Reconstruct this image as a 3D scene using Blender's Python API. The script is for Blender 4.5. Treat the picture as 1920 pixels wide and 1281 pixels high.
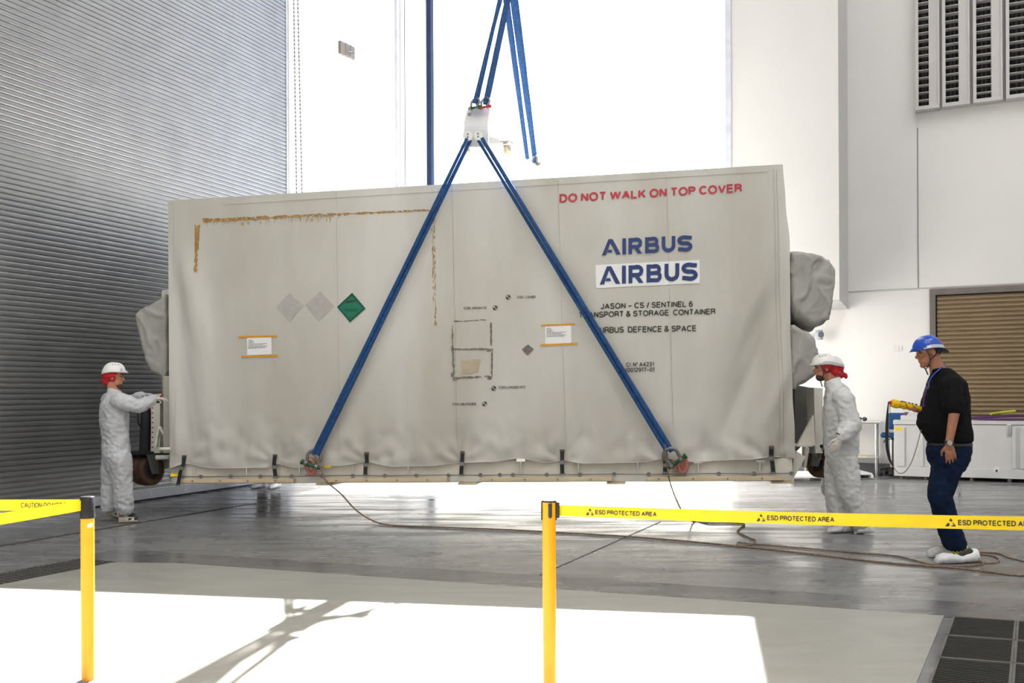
import bpy, bmesh, math, random
from mathutils import Vector, Matrix, noise
random.seed(7)
for o in list(bpy.data.objects): bpy.data.objects.remove(o)
SC = bpy.context.scene
COL = SC.collection
V3 = Vector

# ------------------------------------------------------------------ camera, sky, sun, lamps, exposure
F, CX, HY, ROLL, CAMH = 1670.0, 960.0, 734.0, 0.0048, 1.45
cam = bpy.data.objects.new('camera', bpy.data.cameras.new('camera')); COL.objects.link(cam)
cam.data.sensor_width = 36; cam.data.lens = F / 1920 * 36
cam.data.shift_y = (HY - 640.5) / 1920
cam.matrix_world = Matrix.Translation((0, 0, CAMH)) @ Matrix.Rotation(math.pi / 2, 4, 'X') @ Matrix.Rotation(-ROLL, 4, 'Z')
cam.data.clip_end = 500
SC.camera = cam

world = bpy.data.worlds.new('world'); SC.world = world; world.use_nodes = True
wn = world.node_tree.nodes; wl = world.node_tree.links
sky = wn.new('ShaderNodeTexSky'); sky.sky_type = 'NISHITA'; sky.sun_disc = False
sky.sun_elevation = math.radians(44.7); sky.sun_rotation = math.radians(12.8); sky.dust_density = 2.5
wl.new(sky.outputs['Color'], wn['Background'].inputs['Color'])
wn['Background'].inputs['Strength'].default_value = 0.42

SUND = V3((-0.99, -4.35, -4.41)).normalized()
sl = bpy.data.lights.new('sun', 'SUN'); sl.energy = 52; sl.angle = math.radians(0.53); sl.color = (1, .985, .955)
sun = bpy.data.objects.new('sun', sl); COL.objects.link(sun)
sun.rotation_euler = SUND.to_track_quat('-Z', 'Y').to_euler()

E1 = V3((.4187, .908, 0)).normalized()          # along the left wall, away from the camera
E2 = V3((E1.y, -E1.x, 0))                        # along the back wall, to the right
C0 = V3((-1.71, 19.05, 0))                       # left rear corner of the hall
HALL_W, HALL_L, HALL_H = 21.0, 36.0, 22.0
def RP(a, b, z=0): return C0 + E2 * a - E1 * b + V3((0, 0, z))   # hall coordinates: a right, b towards the camera
for i, (a, b) in enumerate(((9, 15), (15, 15), (18, 7), (16, 10), (7, 22), (13, 22), (18, 22), (9, 29), (15, 29))):
    l = bpy.data.lights.new('ceiling_fill_light', 'AREA'); l.shape = 'SQUARE'; l.size = 2.2; l.energy = 370; l.color = (1, .985, .96)  # unseen overhead lamps added as fill, some to brighten the upper right wall
    lo = bpy.data.objects.new('ceiling_fill_light', l); COL.objects.link(lo); lo.location = RP(a, b, HALL_H - .5)

SC.view_settings.view_transform = 'Standard'; SC.view_settings.look = 'None'
SC.view_settings.gamma = 1; SC.view_settings.use_curve_mapping = False
SC.view_settings.exposure = 0.0
SC.cycles.use_denoising = True
SC.cycles.max_bounces = 10; SC.cycles.diffuse_bounces = 6; SC.cycles.glossy_bounces = 4
SC.cycles.sample_clamp_indirect = 8

# ------------------------------------------------------------------ pixel <-> place
def ray(px, py):
    u = px - CX; v = py - HY
    return V3(((u - ROLL * v) / F, 1, -(v + ROLL * u) / F))
CAM = V3((0, 0, CAMH))
def W(px, py, Y): return CAM + ray(px, py) * Y
def G(px, py, z=0.0):
    r = ray(px, py); return CAM + r * ((z - CAMH) / r.z)
def HIT(px, py, p0, n):
    r = ray(px, py); return CAM + r * ((p0 - CAM).dot(n) / r.dot(n))
def WL(px, py, off=0.0): return HIT(px, py, C0 + E2 * off, E2)           # left wall
def WB(px, py, off=0.0): return HIT(px, py, C0 - E1 * off, E1)           # back wall
UP = V3((0, 0, 1))

# ------------------------------------------------------------------ mesh helpers
class MB:
    def __init__(s): s.v = []; s.f = []; s.sm = []; s.mi = []
    def add(s, vs, fs, smooth=False, m=0):
        b = len(s.v); s.v += [tuple(v) for v in vs]
        for f in fs: s.f.append([b + i for i in f]); s.sm.append(smooth); s.mi.append(m)
        return s
    def box(s, c, size, ax=None, m=0):
        c = V3(c); X, Y, Z = ax or (V3((1, 0, 0)), V3((0, 1, 0)), UP)
        a, b, d = X * size[0] / 2, Y * size[1] / 2, Z * size[2] / 2
        return s.hexa([c - a - b - d, c + a - b - d, c + a + b - d, c - a + b - d, c - a - b + d, c + a - b + d, c + a + b + d, c - a + b + d], m)
    def hexa(s, p, m=0):
        return s.add(p, [(0, 3, 2, 1), (4, 5, 6, 7), (0, 1, 5, 4), (1, 2, 6, 5), (2, 3, 7, 6), (3, 0, 4, 7)], False, m)
    def bar(s, p0, p1, w, h, up=UP, m=0):
        p0, p1 = V3(p0), V3(p1); d = (p1 - p0); x = d.normalized(); y = up.cross(x)
        if y.length < 1e-4: y = V3((0, 1, 0)).cross(x)
        y.normalize(); z = x.cross(y)
        return s.box((p0 + p1) / 2, (d.length, w, h), (x, y, z), m)
    def poly(s, pts, ext, m=0):
        pts = [V3(p) for p in pts]; n = len(pts); e = V3(ext)
        vs = [p for p in pts] + [p + e for p in pts]
        fs = [list(range(n))[::-1], list(range(n, 2 * n))] + [(i, (i + 1) % n, n + (i + 1) % n, n + i) for i in range(n)]
        return s.add(vs, fs, False, m)
    def tube(s, pts, r, n=8, m=0, flat=1.0, ref=None, caps=True, smooth=True):
        pts = [V3(p) for p in pts]; k = len(pts)
        rs = r if isinstance(r, (list, tuple)) else [r] * k
        vs = []; ny = None
        for i, p in enumerate(pts):
            t = (pts[min(i + 1, k - 1)] - pts[max(i - 1, 0)]).normalized()
            if ny is None:
                a = ref or (UP if abs(t.z) < .9 else V3((1, 0, 0)))
                ny = (a - t * a.dot(t)).normalized()
            else:
                ny = (ny - t * ny.dot(t)); ny = ny.normalized() if ny.length > 1e-6 else t.orthogonal().normalized()
            nz = t.cross(ny)
            for j in range(n):
                th = 2 * math.pi * j / n
                vs.append(p + ny * (math.cos(th) * rs[i]) + nz * (math.sin(th) * rs[i] * flat))
        fs = [(i * n + j, i * n + (j + 1) % n, (i + 1) * n + (j + 1) % n, (i + 1) * n + j) for i in range(k - 1) for j in range(n)]
        s.add(vs, fs, smooth, m)
        if caps: s.add(vs[:n], [list(range(n))[::-1]], False, m); s.add(vs[-n:], [list(range(n))], False, m)
        return s
    def cyl(s, p0, p1, r0, r1=None, n=20, m=0): return s.tube([p0, p1], [r0, r0 if r1 is None else r1], n, m)
    def ball(s, c, r, ax=None, n=14, m=0):
        c = V3(c); X, Y, Z = ax or (V3((1, 0, 0)), V3((0, 1, 0)), UP)
        if not isinstance(r, (list, tuple)): r = (r, r, r)
        vs = []; fs = []; h = n // 2
        for i in range(h + 1):
            a = math.pi * i / h
            for j in range(n):
                b = 2 * math.pi * j / n
                vs.append(c + X * (r[0] * math.sin(a) * math.cos(b)) + Y * (r[1] * math.sin(a) * math.sin(b)) + Z * (r[2] * math.cos(a)))
        for i in range(h):
            for j in range(n): fs.append((i * n + j, (i + 1) * n + j, (i + 1) * n + (j + 1) % n, i * n + (j + 1) % n))
        return s.add(vs, fs, True, m)
    def cap(s, p0, r0, p1, r1, n=14, m=0):      # tapered limb with round ends
        p0, p1 = V3(p0), V3(p1); d = (p1 - p0).normalized(); pts = []; rs = []
        for q in range(4):
            a = math.pi / 2 * (1 - q / 4); pts.append(p0 - d * (r0 * math.sin(a))); rs.append(max(r0 * math.cos(a), r0 * .05))
        for q in range(0, 5): t = q / 4; pts.append(p0.lerp(p1, t)); rs.append(r0 + (r1 - r0) * t)
        for q in range(1, 5):
            a = math.pi / 2 * q / 4; pts.append(p1 + d * (r1 * math.sin(a))); rs.append(max(r1 * math.cos(a), r1 * .05))
        return s.tube(pts, rs, n, m)
    def loft(s, rings, n=24, m=0):               # rings: (centre, half-axis vector a, half-axis vector b)
        vs = []
        for c, a, b in rings:
            for j in range(n):
                th = 2 * math.pi * j / n; vs.append(V3(c) + a * math.cos(th) + b * math.sin(th))
        k = len(rings)
        fs = [(i * n + j, i * n + (j + 1) % n, (i + 1) * n + (j + 1) % n, (i + 1) * n + j) for i in range(k - 1) for j in range(n)]
        fs += [list(range(n))[::-1], [(k - 1) * n + j for j in range(n)]]
        return s.add(vs, fs, True, m)
    def grid(s, fn, na, nb, smooth=True, m=0):
        vs = [fn(i / na, j / nb) for j in range(nb + 1) for i in range(na + 1)]
        fs = [(j * (na + 1) + i, j * (na + 1) + i + 1, (j + 1) * (na + 1) + i + 1, (j + 1) * (na + 1) + i) for j in range(nb) for i in range(na)]
        return s.add(vs, fs, smooth, m)
    def mesh(s, name):
        me = bpy.data.meshes.new(name); me.from_pydata(s.v, [], s.f)
        me.polygons.foreach_set('use_smooth', s.sm); me.polygons.foreach_set('material_index', s.mi); me.update()
        return me

def rootloc(o):
    while o.parent: o = o.parent
    return o.location
def put(name, me, mats, parent=None):
    for m in (mats if isinstance(mats, (list, tuple)) else [mats]): me.materials.append(m)
    o = bpy.data.objects.new(name, me); COL.objects.link(o)
    if parent is not None:
        me.transform(Matrix.Translation(-rootloc(parent))); o.parent = parent
    else:
        xs = [v.co for v in me.vertices]
        lo = [min(c[i] for c in xs) for i in range(3)]; hi = [max(c[i] for c in xs) for i in range(3)]
        c = V3(((lo[0] + hi[0]) / 2, (lo[1] + hi[1]) / 2, lo[2]))
        me.transform(Matrix.Translation(-c)); o.location = c
    return o
def build(name, mb, mats, parent=None, bev=0.0, fix=True, seg=2):
    me = mb.mesh(name)
    bm = bmesh.new(); bm.from_mesh(me)
    if fix: bmesh.ops.recalc_face_normals(bm, faces=bm.faces)
    if bev:
        bmesh.ops.remove_doubles(bm, verts=bm.verts, dist=1e-6)
        ed = [e for e in bm.edges if len(e.link_faces) == 2 and e.calc_face_angle(0) > .6]
        bmesh.ops.bevel(bm, geom=ed, offset=bev, segments=seg, affect='EDGES', profile=.5, clamp_overlap=True)
    bm.to_mesh(me); bm.free()
    return put(name, me, mats, parent)
def thing(name, loc, label, cat, group=None):
    o = bpy.data.objects.new(name, None); COL.objects.link(o); o.location = V3(loc); o.empty_display_size = .2
    return tag(o, label, cat, group)
def tag(o, label, cat, group=None, kind=None):
    o['label'] = label; o['category'] = cat
    if group: o['group'] = group
    if kind: o['kind'] = kind
    return o
def struct(o, label=None, cat=None):
    o['kind'] = 'structure'
    if label: o['label'] = label; o['category'] = cat
    return o
def evalmesh(o, name):
    dg = bpy.context.evaluated_depsgraph_get(); dg.update()
    me = bpy.data.meshes.new_from_object(o.evaluated_get(dg)); me.name = name
    return me
def remesh(mb, voxel, it=3, fac=.5):
    me = mb.mesh('tmp'); o = bpy.data.objects.new('tmp', me); COL.objects.link(o)
    m = o.modifiers.new('r', 'REMESH'); m.mode = 'VOXEL'; m.voxel_size = voxel; m.use_smooth_shade = True
    if it: q = o.modifiers.new('s', 'SMOOTH'); q.factor = fac; q.iterations = it
    r = evalmesh(o, 'tmp'); bpy.data.objects.remove(o); bpy.data.meshes.remove(me)
    r.materials.clear()
    return r
def wrinkle(me, amp, fn):
    no = [v.normal.copy() for v in me.vertices]
    for v, n in zip(me.vertices, no): v.co += n * (amp * fn(v.co))
    me.update()
def spline(pts, k=8):
    pts = [V3(p) for p in pts]; out = []
    for i in range(len(pts) - 1):
        a, b, c, d = pts[max(i - 1, 0)], pts[i], pts[i + 1], pts[min(i + 2, len(pts) - 1)]
        for q in range(k):
            t = q / k
            out.append(.5 * ((2 * b) + (c - a) * t + (2 * a - 5 * b + 4 * c - d) * t * t + (3 * b - a - 3 * c + d) * t ** 3))
    return out + [pts[-1]]

# ------------------------------------------------------------------ materials
def srgb(r, g, b): return tuple(((c / 255) / 12.92 if c / 255 <= .04045 else (((c / 255) + .055) / 1.055) ** 2.4) for c in (r, g, b))
MATS = {}
def mat(name, rgb, rough=.5, metal=0.0, var=.08, scale=6.0, bump=0.0, bscale=60.0, stretch=(1, 1, 1), second=None, spec=.5, lo=.35, hi=.65):
    if name in MATS: return MATS[name]
    m = bpy.data.materials.new(name); m.use_nodes = True; nt = m.node_tree; N = nt.nodes; L = nt.links; P = N['Principled BSDF']
    tc = N.new('ShaderNodeTexCoord'); mp = N.new('ShaderNodeMapping'); mp.inputs['Scale'].default_value = stretch
    L.new(tc.outputs['Object'], mp.inputs['Vector'])
    nz = N.new('ShaderNodeTexNoise'); nz.inputs['Scale'].default_value = scale; nz.inputs['Detail'].default_value = 6
    L.new(mp.outputs['Vector'], nz.inputs['Vector'])
    cr = N.new('ShaderNodeValToRGB'); cr.color_ramp.elements[0].position = lo; cr.color_ramp.elements[1].position = hi
    c2 = second or tuple(min(1, c * (1 + var)) for c in rgb)
    c1 = rgb if second else tuple(c * (1 - var) for c in rgb)
    cr.color_ramp.elements[0].color = (*c1, 1); cr.color_ramp.elements[1].color = (*c2, 1)
    L.new(nz.outputs['Fac'], cr.inputs['Fac']); L.new(cr.outputs['Color'], P.inputs['Base Color'])
    P.inputs['Roughness'].default_value = rough; P.inputs['Metallic'].default_value = metal
    P.inputs['Specular IOR Level'].default_value = spec
    if bump:
        n2 = N.new('ShaderNodeTexNoise'); n2.inputs['Scale'].default_value = bscale; n2.inputs['Detail'].default_value = 4
        L.new(mp.outputs['Vector'], n2.inputs['Vector'])
        b = N.new('ShaderNodeBump'); b.inputs['Strength'].default_value = bump; b.inputs['Distance'].default_value = .01
        L.new(n2.outputs['Fac'], b.inputs['Height']); L.new(b.outputs['Normal'], P.inputs['Normal'])
    MATS[name] = m; return m

M_wall = mat('white_wall_paint', (.70, .695, .685), .55, var=.02, scale=.6)
M_wallR = mat('white_rear_wall_paint', (.72, .71, .70), .5, var=.02, scale=.6)
M_ceil = mat('ceiling_paint', (.7, .7, .7), .7, var=.03)
M_trim = mat('grey_trim', (.52, .55, .62), .4, metal=.1)
M_dark = mat('dark_gap', (.012, .012, .014), .7)
M_seal = mat('blue_black_seal', srgb(34, 50, 82), .6, spec=.2)
M_shut = mat('shutter_metal', (.29, .295, .30), .36, metal=.8, var=.05, scale=3, spec=.5)
M_beige = mat('beige_shutter', srgb(128, 108, 80), .5, var=.06, scale=2)
M_frameg = mat('brown_grey_frame', srgb(110, 103, 98), .5)
M_louv = mat('louvre_grey', (.50, .485, .48), .5, var=.03)
M_tarp = mat('grey_tarpaulin', (.45, .43, .385), .62, scale=1.2, second=(.57, .555, .525), bump=.12, bscale=26, stretch=(1, 1, .35))
M_hood = mat('grey_canvas_hood', (.27, .263, .25), .62, scale=3, second=(.36, .353, .335), bump=.45, bscale=11, stretch=(1, 1, .5))
M_cream = mat('off_white_steel', srgb(218, 214, 205), .45, var=.05, scale=5)
M_rail = mat('cream_rail', srgb(205, 188, 158), .5, var=.06, scale=5)
M_steel = mat('bright_steel', (.62, .62, .62), .28, metal=.9)
M_gsteel = mat('dull_steel', (.22, .22, .22), .45, metal=.6)
M_black = mat('black_webbing', (.012, .012, .014), .7)
M_rubber = mat('black_rubber', (.02, .02, .022), .6)
M_blue = mat('blue_sling', srgb(20, 66, 118), .8, var=.25, scale=30, bump=.4, bscale=120)
M_red = mat('red_paint', srgb(190, 40, 50), .5)
M_redtxt = mat('red_lettering', srgb(178, 52, 64), .6, var=.03)
M_navy = mat('navy_lettering', srgb(38, 58, 110), .6, var=.05)
M_ink = mat('black_lettering', (.03, .03, .032), .6, var=.05)
M_green = mat('green_paint', srgb(18, 84, 50), .5)
M_placard = mat('green_placard', srgb(0, 110, 84), .5, var=.03)
M_placard2 = mat('dark_green_border', srgb(0, 72, 52), .5, var=.03)
M_pale = mat('pale_sticker_edge', srgb(180, 205, 190), .5)
M_patch = mat('grey_sticker', (.40, .385, .365), .6, var=.06, scale=20)
M_paper = mat('white_paper', (.78, .78, .80), .6, var=.02)
M_tape = mat('amber_tape', srgb(205, 145, 25), .45, var=.08, scale=20)
M_rust = mat('brown_residue', srgb(160, 122, 66), .7, var=.25, scale=30)
M_tapeblk = mat('grey_tape_residue', srgb(118, 111, 102), .7, var=.3, scale=30)
M_yel = mat('barrier_yellow', srgb(240, 160, 0), .38, var=.04, scale=9)
M_belt = mat('belt_yellow', srgb(246, 208, 10), .6, var=.03, scale=9)
M_rope = mat('tan_rope', srgb(128, 108, 92), .85, var=.3, scale=60, bump=.8, bscale=90)
M_tyre = mat('brown_tyre', srgb(76, 48, 34), .55, var=.2, scale=12)
M_yst = mat('yellow_sticker', srgb(236, 200, 20), .5)
M_lug = mat('salmon_lug', srgb(196, 130, 112), .5)
M_skin = mat('skin', srgb(176, 118, 92), .5, var=.1, scale=25, bump=.05)
M_skin2 = mat('tanned_skin', srgb(166, 112, 86), .5, var=.1, scale=25, bump=.05)
M_hair = mat('dark_hair', (.025, .018, .014), .7, var=.3, scale=60)
M_suit = mat('white_coverall', (.50, .51, .545), .6, var=.04, scale=10, bump=.35, bscale=16)  # base darkened to carry the dimmer light on the left side
M_suit2 = mat('white_coverall_grey', (.58, .585, .59), .6, var=.04, scale=10, bump=.35, bscale=16)
M_glove = mat('pale_glove', srgb(215, 205, 200), .6, var=.05)
M_glove2 = mat('grey_glove', srgb(172, 168, 160), .6, var=.05)
M_helw = mat('white_helmet', (.80, .80, .79), .3, var=.02)
M_helb = mat('blue_helmet', srgb(16, 72, 178), .22, var=.04)
M_band = mat('grey_band', (.50, .51, .53), .45)
M_scarf = mat('red_scarf', srgb(180, 24, 36), .8, var=.15, scale=30)
M_shirt = mat('black_tshirt', (.008, .008, .009), .9, bump=.3, bscale=14, spec=.12)
M_jean = mat('dark_jeans', srgb(14, 30, 54), .85, spec=.15, var=.25, scale=14, bump=.4, bscale=16)
M_grey = mat('dark_grey_trousers', (.05, .05, .055), .8)
M_cover = mat('shoe_cover', (.66, .67, .69), .55, bump=.5, bscale=20)
M_shoe = mat('white_trainer', srgb(205, 200, 185), .55, var=.06)
M_white = mat('white_paint', (.72, .72, .72), .45, var=.03)
M_crate = mat('white_crate', (.58, .58, .585), .45, var=.03, scale=3)
M_chair = mat('blue_upholstery', srgb(24, 70, 120), .8)
M_purple = mat('purple_strap', srgb(84, 44, 100), .8)
M_lime = mat('lime_strap', srgb(176, 184, 40), .7)
M_remote = mat('yellow_remote', srgb(232, 186, 8), .42)
M_lan = mat('blue_lanyard', srgb(24, 70, 170), .7)
M_disc = mat('grey_blue_disc', srgb(120, 124, 148), .5)
M_conc = mat('apron_concrete', (.55, .54, .52), .8, var=.06, scale=1)
M_eye = mat('dark_eye', (.02, .014, .012), .3)
M_glass = mat('tinted_lens', (.03, .035, .05), .15)
M_cctv = mat('camera_grey', (.40, .43, .48), .35)

def floor_mat(name, c1, c2, rough1, rough2, bump):
    m = mat(name, c1, rough1, scale=.7, second=c2, bump=0, stretch=(1, 1, 1))
    nt = m.node_tree; N = nt.nodes; L = nt.links; P = N['Principled BSDF']
    tc = N.new('ShaderNodeTexCoord'); mp = N.new('ShaderNodeMapping')
    mp.inputs['Rotation'].default_value = (0, 0, math.radians(20)); mp.inputs['Scale'].default_value = (.7, 4.0, 1)
    L.new(tc.outputs['Object'], mp.inputs['Vector'])
    a = N.new('ShaderNodeTexNoise'); a.inputs['Scale'].default_value = 1.5; a.inputs['Detail'].default_value = 1.6
    L.new(mp.outputs['Vector'], a.inputs['Vector'])
    r = N.new('ShaderNodeMapRange'); r.inputs['To Min'].default_value = rough1; r.inputs['To Max'].default_value = rough2
    r.inputs['From Min'].default_value = .35; r.inputs['From Max'].default_value = .65
    L.new(a.outputs['Fac'], r.inputs['Value']); L.new(r.outputs['Result'], P.inputs['Roughness'])
    P.inputs['Specular IOR Level'].default_value = .8
    b = N.new('ShaderNodeBump'); b.inputs['Strength'].default_value = bump; b.inputs['Distance'].default_value = .004
    L.new(a.outputs['Fac'], b.inputs['Height']); L.new(b.outputs['Normal'], P.inputs['Normal'])
    return m
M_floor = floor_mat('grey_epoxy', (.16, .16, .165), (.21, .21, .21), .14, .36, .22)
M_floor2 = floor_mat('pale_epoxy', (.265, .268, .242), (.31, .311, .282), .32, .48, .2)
M_band2 = floor_mat('dark_epoxy_band', (.10, .10, .105), (.15, .15, .15), .14, .3, .4)
M_grate = mat('grate_metal', (.045, .043, .042), .5, metal=.3)
M_grate2 = mat('grate_frame', (.12, .115, .11), .5, metal=.3)
M_joint = mat('floor_joint', (.05, .05, .05), .8)

exec_parts = []
# ------------------------------------------------------------------ the hall
def slab(name, a0, a1, b0, b1, z0, z1, m):
    p = [RP(a0, b0, z0), RP(a1, b0, z0), RP(a1, b1, z0), RP(a0, b1, z0), RP(a0, b0, z1), RP(a1, b0, z1), RP(a1, b1, z1), RP(a0, b1, z1)]
    return struct(build(name, MB().hexa(p), m))
slab('floor', 0, HALL_W, 0, HALL_L, -.3, 0, M_floor)
slab('ceiling', -.3, HALL_W + .3, -.3, HALL_L + .3, HALL_H, HALL_H + .3, M_ceil)
def ab(p): d = p - C0; return d.dot(E2), -d.dot(E1)
SH_A = ab(WL(540, 360))[1]                        # where the big roller shutter ends
SH_B = SH_A + 13.5
slab('wall_left', -.3, 0, 0, SH_A, 0, HALL_H, M_wall)
slab('wall_left', -.3, 0, SH_B, HALL_L, 0, HALL_H, M_wall)
slab('wall_left', -.3, 0, SH_A, SH_B, 15, HALL_H, M_wall)
slab('wall_right', HALL_W, HALL_W + .3, 0, HALL_L, 0, HALL_H, M_wall)
slab('wall_front', -.3, HALL_W + .3, HALL_L, HALL_L + .3, 0, HALL_H, M_wall)
JA = ab(WB(1367, 300))[0]                         # right jamb of the big opening
slab('wall_back', JA, HALL_W + .3, -.3, 0, 0, HALL_H, M_wallR)
slab('wall_back', -.3, JA, -.3, 0, 21, HALL_H, M_wallR)
gp = [C0 + E2 * -40 + E1 * .3, C0 + E2 * 60 + E1 * .3, C0 + E2 * 60 + E1 * 90, C0 + E2 * -40 + E1 * 90]
struct(build('ground', MB().poly([p + V3((0, 0, -.25)) for p in gp], (0, 0, .24)), M_conc))
# door pocket housing that juts out over the right side of the opening
near = HIT(1573, 400, WB(1590, 400) - E1 * 0, E2)
HA1 = ab(near)[0]; HB = ab(near)[1]
HA0 = ab(HIT(1372, 300, C0 - E1 * HB, E1))[0]; HZ = near.z - 0 if False else HIT(1573, 562, near, E1).z
slab('wall_upper', HA0, HA1, 0, HB, HZ, HALL_H, mat('white_housing_paint', (.58, .575, .57), .55, var=.02, scale=.6))
# jamb trims, seals
def wallstrip(name, px0, px1, b, z0, z1, m, wall='L', th=.03):
    mb = MB()
    if wall == 'L':
        b0, b1 = ab(WL(px0, 300))[1], ab(WL(px1, 300))[1]
        p = [RP(0, b0, z0), RP(th, b0, z0), RP(th, b1, z0), RP(0, b1, z0)]
    else:
        a0, a1 = ab(HIT(px0, 300, C0 - E1 * b, E1))[0], ab(HIT(px1, 300, C0 - E1 * b, E1))[0]
        p = [RP(a0, b, z0), RP(a1, b, z0), RP(a1, b + th, z0), RP(a0, b + th, z0)]
    return struct(build(name, mb.poly(p, (0, 0, z1 - z0)), m))
wallstrip('trim_1', 534, 537, 0, 0, 15, M_trim, 'L', .045)
wallstrip('trim_2', 537, 545, 0, 0, 15, M_trim, 'L', .06)
wallstrip('trim_3', 742, 747, 0, 0, HALL_H, M_trim, 'L', .05)
wallstrip('trim_4', 747, 751, 0, 0, HALL_H, M_wall, 'L', .10)
wallstrip('trim_5', 751, 754, 0, 0, HALL_H, M_seal, 'L', .08)
wallstrip('trim_6', 806, 814, .05, 0, 21, M_seal, 'B', .12)
wallstrip('trim_7', 1361, 1372, HB, HZ, 21, M_trim, 'B', .03)
# big roller shutter: one curtain, slats in its profile
mb = MB(); pitch = .0635; prof = []
for k in range(int(14.9 / pitch)):
    z = .12 + k * pitch
    prof += [(.030, z), (.0325, z + .008), (.0335, z + .024), (.0325, z + .040), (.030, z + .048), (.018, z + .049), (.018, z + .0525), (.028, z + .0535), (.028, z + .0575), (.018, z + .0585), (.018, z + .0632)]
vs = []
for (d, z) in prof: vs += [RP(d, SH_A + .05, z), RP(d, SH_B, z)]
mb.add(vs, [(2 * i, 2 * i + 1, 2 * i + 3, 2 * i + 2) for i in range(len(prof) - 1)])
door1 = struct(build('door_1', mb, M_shut, fix=False))
mb = MB().poly([RP(-.02, SH_A, .03), RP(.06, SH_A, .03), RP(.06, SH_B, .03), RP(-.02, SH_B, .03)], (0, 0, .11))
build('bottom_bar', mb, M_trim, door1)
mb = MB().poly([RP(-.02, SH_A, .0), RP(.05, SH_A, .0), RP(.05, SH_B, .0), RP(-.02, SH_B, .0)], (0, 0, .03))
build('rubber_seal', mb, M_rubber, door1)
for i in range(14):
    p = RP(.06, SH_A + .5 + i * .62, .085); build('bolt', MB().cyl(p, p + E2 * .012, .012, n=8), M_steel, door1)
mb = MB().poly([RP(-.3, SH_A, 0), RP(-.05, SH_A, 0), RP(-.05, SH_B, 0), RP(-.3, SH_B, 0)], (0, 0, 15)); build('backing', mb, M_dark, door1)

# right rear wall: joint lines, beige roller door, louvre windows
def rect_wall(px0, py0, px1, py1, off): return [WB(px0, py0, off), WB(px1, py0, off), WB(px1, py1, off), WB(px0, py1, off)]
za = WB(1590, 547).z
a0 = ab(WB(1585, 547))[0]
struct(build('trim_8', MB().poly([RP(a0, .0, za - .008), RP(HALL_W, .0, za - .008), RP(HALL_W, .012, za - .008), RP(a0, .012, za - .008)], (0, 0, .016)), M_louv))
av = ab(WB(1721, 400))[0]
struct(build('trim_9', MB().poly([RP(av - .006, 0, za), RP(av + .006, 0, za), RP(av + .006, .01, za), RP(av - .006, .01, za)], (0, 0, WB(1720, 240).z - za)), M_frameg))
d0 = ab(WB(1743, 600))[0]; dz = WB(1745, 543).z; dzi = dz - .10; dW = 4.2
door2 = struct(build('door_2', MB().poly([RP(d0, 0, 0), RP(d0 + .09, 0, 0), RP(d0 + .09, .06, 0), RP(d0, .06, 0)], (0, 0, dz))
    .poly([RP(d0 + .09, 0, dzi), RP(d0 + dW, 0, dzi), RP(d0 + dW, .06, dzi), RP(d0 + .09, .06, dzi)], (0, 0, .10))
    .poly([RP(d0 + dW, 0, 0), RP(d0 + dW + .09, 0, 0), RP(d0 + dW + .09, .06, 0), RP(d0 + dW, .06, 0)], (0, 0, dz)), M_frameg))
build('backing', MB().poly([RP(d0 + .09, 0, 0), RP(d0 + dW, 0, 0), RP(d0 + dW, .004, 0), RP(d0 + .09, .004, 0)], (0, 0, dzi)), M_dark, door2)
vs = []; n = 0; z = .05; pb = .074
while z < dzi - .06:
    for (d, q) in ((.012, 0), (.034, .012), (.04, .028), (.034, .044), (.012, .056), (.012, .073)):
        vs += [RP(d0 + .115, d, z + q), RP(d0 + dW - .02, d, z + q)]; n += 1
    z += pb
build('curtain', MB().add(vs, [(2 * i, 2 * i + 1, 2 * i + 3, 2 * i + 2) for i in range(n - 1)]), M_beige, door2, fix=False)
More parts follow.
